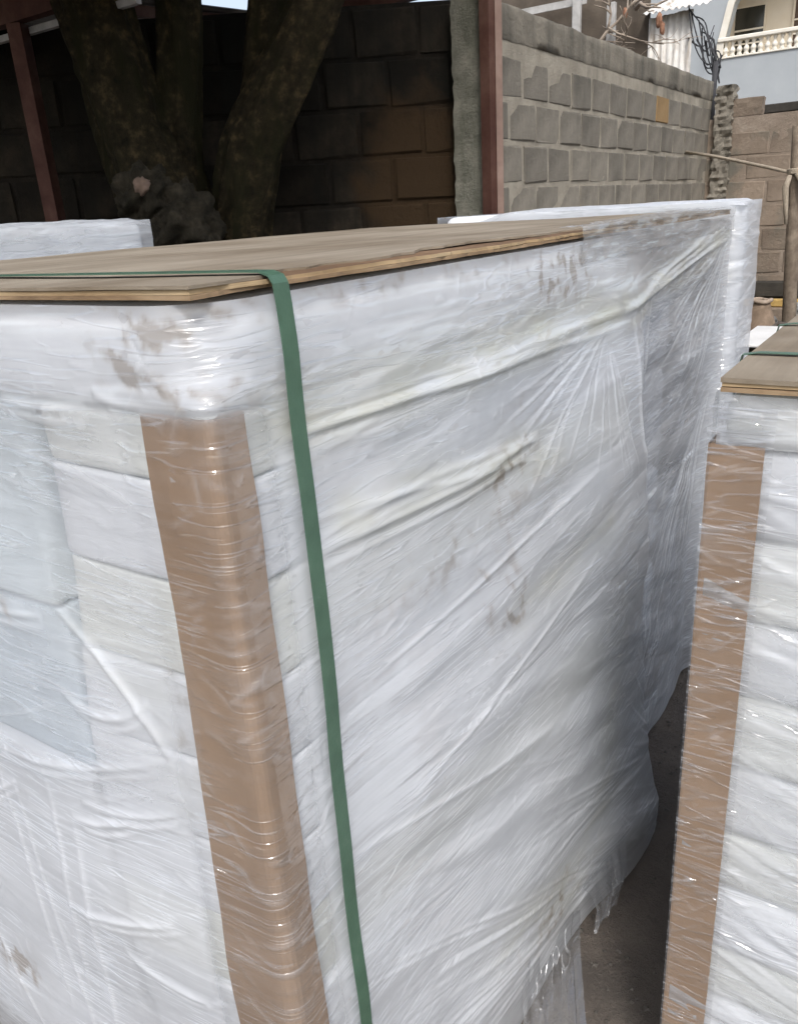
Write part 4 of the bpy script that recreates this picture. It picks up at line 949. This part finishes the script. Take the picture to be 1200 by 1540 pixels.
pl = box('recess_shade_strip', 0, 0.12, -2.6, 0, 0, 0.15, M['darkgap'], None, 0.01, (8.92, 1.98, 0.68)); tag(pl, 'dark strip standing for the shadowed recess at the foot of the far wall', 'shade strip')  # solid dark strip in place of the shadow in the recess
yb = box('yellow_plank', 0, 0.10, -2.4, 0, 0, 0.07, M['yellow'], None, 0.008, (8.80, 1.95, 0.60)); tag(yb, 'narrow yellow ochre plank lying below the dark shade strip', 'plank')
bx2 = empty('plank_support', (8.72, 1.9, 0), 'low brown masonry step carrying the yellow plank', 'step')
box('step_block', 0, 0.2, -2.4, 0.04, 0, 0.595, M['far_block'], bx2, 0.01)
for (x0_, s_) in ((7.45, 0.0),):
    sk = empty('brown_sack', (7.1, 1.225, 0), 'brown sack with a pale folded mouth standing by the rubble', 'sack')
    prof = [(0.0, 0.13), (0.2, 0.17), (0.45, 0.16), (0.66, 0.13), (0.8, 0.085), (0.86, 0.07)]
    n_ = 24; G = np.zeros((40, n_, 3)); zs_ = np.linspace(0, 0.86, 40); th = np.arange(n_)*2*np.pi/n_
    for i, z in enumerate(zs_):
        r_ = np.interp(z, [p[0] for p in prof], [p[1] for p in prof])*(1+0.12*fbm(np.cos(th)*1.5+3, np.sin(th)*1.5+z*4, 3)); G[i] = np.stack([r_*np.cos(th), r_*np.sin(th), np.full(n_, z)], -1)
    link('body', grid_mesh('body', G, M['sack'], closed=True), sk)
    tor = []
    for j in range(18): a = j*2*math.pi/18; tor.append((0.078*math.cos(a), 0.078*math.sin(a), 0.86+0.006*math.sin(3*a)))
    tube('rolled_mouth', tor+[tor[0]], [0.017]*19, M['sackmouth'], sk, 8)
cr_ = empty('low_crate', (4.45, 0.05, 0), 'low dark wooden crate with a white board on top, seen past the right stack', 'crate')
for kz in range(5): box('slat', 0, 0.03, 0, 0.80, 0.04+kz*0.18, 0.20+kz*0.18, M['crate'], cr_, 0.004); box('slat', 0.03, 1.0, 0.77, 0.80, 0.04+kz*0.18, 0.20+kz*0.18, M['crate'], cr_, 0.004)
box('post', 0.03, 0.09, 0.69, 0.767, 0, 0.93, M['crate'], cr_); box('post', 0.9, 0.97, 0.69, 0.767, 0, 0.93, M['crate'], cr_); box('back', 0.97, 1.0, 0, 0.767, 0, 0.93, M['crate'], cr_); box('post', 0.03, 0.09, 0.03, 0.1, 0, 0.93, M['crate'], cr_)
wb = empty('white_board', (4.40, 0.02, 0.945), 'white sheet of board lying flat behind the right stack', 'board')
wb.rotation_euler = (0, 0.0, 0.0)
box('sheet', 0, 0.66, 0, 0.86, 0, 0.015, M['whiteboard'], wb, 0.004)

# rope post and rope
rp = empty('rope_post', (7.5, 1.13, 0), 'rough wooden post at the right edge with rope tied round it', 'post')
tube('pole', [(-0.02, -0.12, 0), (0, -0.07, 0.7), (0.0, -0.03, 1.3), (0.02, 0.0, 1.8), (0.02, 0.02, 2.15)], [0.06, 0.055, 0.05, 0.045, 0.04], M['oldtimber'], rp, 10, 0.07, 3)
tube('lashing', [(0.05*math.cos(t)*1.1+0.01, 0.05*math.sin(t)*1.1, 1.80+0.012*t/6.28) for t in np.linspace(0, 18, 40)], [0.011]*40, M['rope'], rp, 6)
tube('loose_end', [(-0.05, 0.03, 1.79), (-0.06, 0.05, 1.7), (-0.055, 0.035, 1.55), (-0.06, 0.02, 1.42)], [0.018, 0.026, 0.022, 0.012], M['rope'], rp, 8, 0.1, 4)
tube('loose_end', [(-0.05, -0.02, 1.8), (-0.07, -0.07, 1.72), (-0.07, -0.1, 1.6)], [0.018, 0.02, 0.012], M['rope'], rp, 8, 0.1, 6)
ro_ = tube('rope', [(8.24, 2.19, 2.063), (8.05, 1.9, 2.0), (7.85, 1.62, 1.93), (7.65, 1.35, 1.86), (7.5, 1.18, 1.815)], [0.013]*5, M['rope'], None, 8, 0.08, 2)
tag(ro_, 'pale rope stretched from the block wall to the wooden post', 'rope')

# ------------------------------------------------------------------ shack behind the wall
shk = empty('zinc_shack', (11.0, 3.3, 0), 'whitewashed corrugated zinc shack behind the long block wall', 'shack')
def corr(name, y0, y1, z0, z1, x, mat, parent, pitch=0.076, amp=0.012, slope=0.0, seed=0):
    n_ = int(abs(y1-y0)/pitch*10); A_, B_ = np.meshgrid(np.linspace(y0, y1, n_), np.linspace(0, 1, 6)); Pq = np.zeros(A_.shape+(3,))
    Pq[:, :, 0] = x+amp*np.sin(A_*2*np.pi/pitch)+slope*B_; Pq[:, :, 1] = A_; Pq[:, :, 2] = z0+(z1-z0)*B_+0.006*fbm(A_*6+seed, B_*0, 2)
    Pq = np.concatenate([Pq, Pq[::-1]+np.array((0.0015, 0, 0))], 0)
    return link(name, grid_mesh(name, Pq, mat), parent)
for i, (a, b) in enumerate(((0.16, -0.02), (-0.015, -0.19), (-0.185, -0.36))): corr('wall_sheet', a, b, 0.0, 3.70+0.01*i, 0.0-0.004*(i % 2), M['whitesheet'], shk, seed=i)
for i in range(3):
    y0_, y1_ = 0.20-0.26*i, -0.075-0.26*i
    n_ = 40; A_, B_ = np.meshgrid(np.linspace(y0_, y1_, n_), np.linspace(0, 1, 6))
    Pq = np.stack([-0.18+B_*0.9, A_, 3.72+B_*0.30+0.012*np.sin(A_*2*np.pi/0.076)+0.004*(i % 2)], -1); Pq = np.concatenate([Pq, Pq[::-1]-np.array((0, 0, 0.0015))], 0)
    link('roof_sheet', grid_mesh('roof_sheet', Pq, M['whitesheet']), shk)
box('side_panel', 0.05, 0.09, 0.17, 2.6, 0, 4.3, M['brownboard'], shk)
box('fascia', -0.14, -0.12, 0.9, 2.6, 3.96, 4.04, M['paletimber'], shk)
for y in (0.985, 0.545): box('post', -0.26, -0.19, y-0.05, y+0.05, 0, 4.1 if y > 0.8 else 3.9, M['paletimber'], shk, 0.006)
# brushwood lying on the wall behind
br = empty('dead_branch', (10.5, 3.5, 2.6), 'tangle of bare dead branches hanging in front of the shack', 'branches')
R7 = random.Random(9)
def twig(p, d, l, r, depth):
    pts = [Vector(p)]; d = Vector(d)
    for i in range(5):
        d = (d+Vector((R7.gauss(0, 0.18), R7.gauss(0, 0.25), R7.gauss(0, 0.22)))).normalized(); pts.append(pts[-1]+d*l/5)
    tube('branch', pts, [r*(1-0.14*i) for i in range(6)], M['twig'], br, 6, 0.1, R7.randint(0, 999))
    if depth:
        for _ in range(3): q = R7.choice(pts[2:]); twig(q, d+Vector((R7.gauss(0, 0.4), R7.gauss(0, 0.7), R7.gauss(0, 0.7))), l*0.55, r*0.6, depth-1)
twig((0.1, 0.55, 0.75), (0, -0.85, 0.35), 0.8, 0.03, 2); twig((0.1, -0.1, 1.3), (0, 0.5, -0.2), 0.6, 0.022, 2); twig((0.1, 0.4, 0.65), (0, -0.7, 0.5), 0.6, 0.018, 1); twig((0.05, 0.3, 1.0), (0, -0.6, -0.1), 0.7, 0.014, 2); twig((0.1, 0.6, 0.9), (0, -0.6, 0.1), 0.6, 0.012, 2); twig((0.1, 0.0, 1.15), (0, -0.2, 0.5), 0.5, 0.025, 1)
for (y, z, s) in ((-0.30, 0.98, 0.05), (-0.34, 0.90, 0.04), (0.10, 1.12, 0.035)):
    o = blob('withered_leaf_cluster', (0.05, y, z), s, int(z*50), M['rustleaf'], br, 0.6, 12, (0.5, 0.7, 1.5))
cb = empty('cable_bundle', (10.9, 2.75, 2.6), 'loops of black cable hanging between the shack and the blue house', 'cables')
for i in range(16):
    a = R7.uniform(0.1, 0.25); pts = []
    z0_, y0_ = 1.15-0.04*i, 0.22-0.022*i; y1_, z1_ = -0.12+0.02*R7.random(), 0.50+0.04*R7.gauss(0, 1)
    for t in np.linspace(0, 1, 14): pts.append((0.02*i, y0_*(1-t)+y1_*t+0.02*math.sin(6*t+i), z0_*(1-t)+z1_*t+(0.10 if i % 2 else -0.22)*math.sin(math.pi*t)))
    tube('cable', pts, [0.008]*14, M['cable'], cb, 5)
tube('conduit', [(0, -0.13, -0.1), (0, -0.13, 0.52)], [0.03, 0.03], M['cable'], cb, 8)
for i in range(3):
    wr = tube('overhead_wire', [Vector((10.9, 2.75+0.1*i, 3.35+0.03*i)).lerp(Vector((23.7, 5.8, 5.3+0.15*i)), t)-Vector((0, 0, 0.25*math.sin(math.pi*t))) for t in np.linspace(0, 1, 10)], [0.012]*10, M['cable'], cb, 5)
    wr.location = (-10.9, -2.75, -2.6)

# ------------------------------------------------------------------ blue house
BP = 24.0; bh = empty('blue_house', (BP, 0, 0), 'pale blue two-storey house with an arched cream balcony', 'house')
yl_, yr_ = 5.60, -1.6; zf, zt = 4.86, 8.4   # balcony opening
n_ = 40; ys_ = np.linspace(yl_, yr_, n_); cxm = (yl_+yr_)/2; hw = (yl_-yr_)/2
arch = 5.2+2.4*(1-np.abs((ys_-cxm)/hw)**2.6)**(1/2.0)
v = []; f = []
def quad(a, b, c_, d): i = len(v); v.extend([a, b, c_, d]); f.append((i, i+1, i+2, i+3))
quad((0, 9, 0), (0, yl_, 0), (0, yl_, 9), (0, 9, 9)); quad((0, yl_, 0), (0, yr_, 0), (0, yr_, zf), (0, yl_, zf)); quad((0, yr_, 0), (0, -6, 0), (0, -6, 9), (0, yr_, 9))
for i in range(n_-1): quad((0, ys_[i], arch[i]), (0, ys_[i+1], arch[i+1]), (0, ys_[i+1], 9), (0, ys_[i], 9)); quad((0, ys_[i], arch[i]), (0.35, ys_[i], arch[i]), (0.35, ys_[i+1], arch[i+1]), (0, ys_[i+1], arch[i+1]))
quad((0, yl_, zf), (0.35, yl_, zf), (0.35, yl_, 5.2), (0, yl_, 5.2)); quad((0, -6, 0), (8, -6, 0), (8, -6, 9), (0, -6, 9)); quad((0, 9, 0), (8, 9, 0), (8, 9, 9), (0, 9, 9)); quad((0, -6, 9), (8, -6, 9), (8, 9, 9), (0, 9, 9)); quad((8, -6, 0), (8, 9, 0), (8, 9, 9), (8, -6, 9))
link('wall', mesh('wall', v, f, M['blue']), bh)
box('balcony_floor', 0.005, 1.5, yr_-0.3, yl_+0.3, zf-0.15, zf-0.004, M['cream'], bh)
box('balcony_back_wall', 1.5, 1.6, yr_-0.3, yl_+0.3, zf-0.15, 8.6, M['cream'], bh); box('balcony_ceiling', 0.36, 1.5, yr_-0.3, yl_+0.3, 8.2, 8.3, M['cream'], bh); box('balcony_side_wall', 0.36, 1.5, yl_+0.1, yl_+0.25, zf, 8.2, M['cream'], bh)
at = [(-0.05, yl_, zf)]+[(-0.05, float(a), float(b)) for a, b in zip(ys_, arch)]+[(-0.05, yr_, zf)]
G = np.array([[(-0.06, p[1], p[2]), (0.04, p[1], p[2]), (0.04, p[1]+0.0, p[2]), (-0.06, p[1], p[2])] for p in at])
for i, p in enumerate(at):
    dy = (p[1]-cxm); dz = max(p[2]-5.2, 0); l = math.hypot(dy, dz)+1e-6; oy, oz = dy/l*0.16, dz/l*0.16
    G[i] = [(-0.06, p[1], p[2]), (0.04, p[1], p[2]), (0.04, p[1]+oy, p[2]+oz), (-0.06, p[1]+oy, p[2]+oz)]
link('arch_trim', grid_mesh('arch_trim', G, M['ivory'], smooth=False, closed=True), bh)
box('handrail', -0.10, 0.12, yr_, yl_+0.15, 5.23, 5.33, M['ivory'], bh, 0.02); box('base_rail', -0.04, 0.1, yr_, yl_-0.0, zf, zf+0.045, M['ivory'], bh, 0.01)
nb = []
zp = np.linspace(0, 0.325, 12); rp_ = np.array([0.06, 0.06, 0.045, 0.062, 0.072, 0.066, 0.05, 0.037, 0.032, 0.04, 0.055, 0.055]); th = np.arange(10)*2*np.pi/10
G = np.stack([np.stack([r_*np.cos(th), r_*np.sin(th), np.full(10, z)], -1) for z, r_ in zip(zp, rp_)], 0)
bm_ = grid_mesh('baluster', G, M['ivory'], closed=True)
y = yl_-0.05
while y > yr_: link('baluster', bm_, bh, (0.02, y, zf+0.045)); y -= 0.165
def window(y0, y1, z0, z1, mat, bars):
    wn = empty('window', (1.5, 0, 0), None, None); wn.parent = bh
    box('pane', -0.012, -0.002, y0, y1, z0, z1, mat, wn)
    for (a, b, c_, d) in ((y0-0.05, y0, z0, z1), (y1, y1+0.05, z0, z1), (y0-0.05, y1+0.05, z1, z1+0.05), (y0-0.05, y1+0.05, z0-0.05, z0)): box('frame', -0.05, -0.002, a, b, c_, d, M['cream'], wn)
    for z in bars: box('bar', -0.045, -0.014, y0, y1, z-0.02, z+0.02, M['ivory'], wn)
window(4.98, 5.85, 5.0, 6.18, M['glass'], (5.34, 5.66)); window(2.9, 4.25, 4.95, 6.7, M['brownwin'], (5.4, 5.72))
# dark roof edge between far wall and house
ne = box('low_roof', 0, 1.6, -3.5, 0, 0, 0.085, M['darkgap'], None, 0.01, (9.45, 1.80, 2.40)); tag(ne, 'dark low roof edge showing above the far wall', 'roof')

# ------------------------------------------------------------------ litter on the dirt
nd_ = 2600; V_ = []; Fc = []
for i in range(nd_):
    x, y = random.uniform(0.9, 3.6), random.uniform(-0.2, 0.75); s = random.choice((0.0015, 0.002, 0.002, 0.003, 0.005)); z = -0.004+s*0.3
    a = random.random()*6.28; ca, sa = math.cos(a)*s*random.uniform(1, 2.2), math.sin(a)*s*random.uniform(0.7, 1.6); b0 = len(V_)
    V_ += [(x+ca, y+sa, z), (x-sa, y+ca, z), (x-ca, y-sa, z), (x+sa, y-ca, z), (x, y, z+s)]; Fc += [(b0, b0+1, b0+4), (b0+1, b0+2, b0+4), (b0+2, b0+3, b0+4), (b0+3, b0, b0+4)]
gr = link('grit', mesh('grit', V_, Fc, M['grit'])); tag(gr, 'scattered grit and chips on the dirt between the stacks', 'grit', kind='stuff')
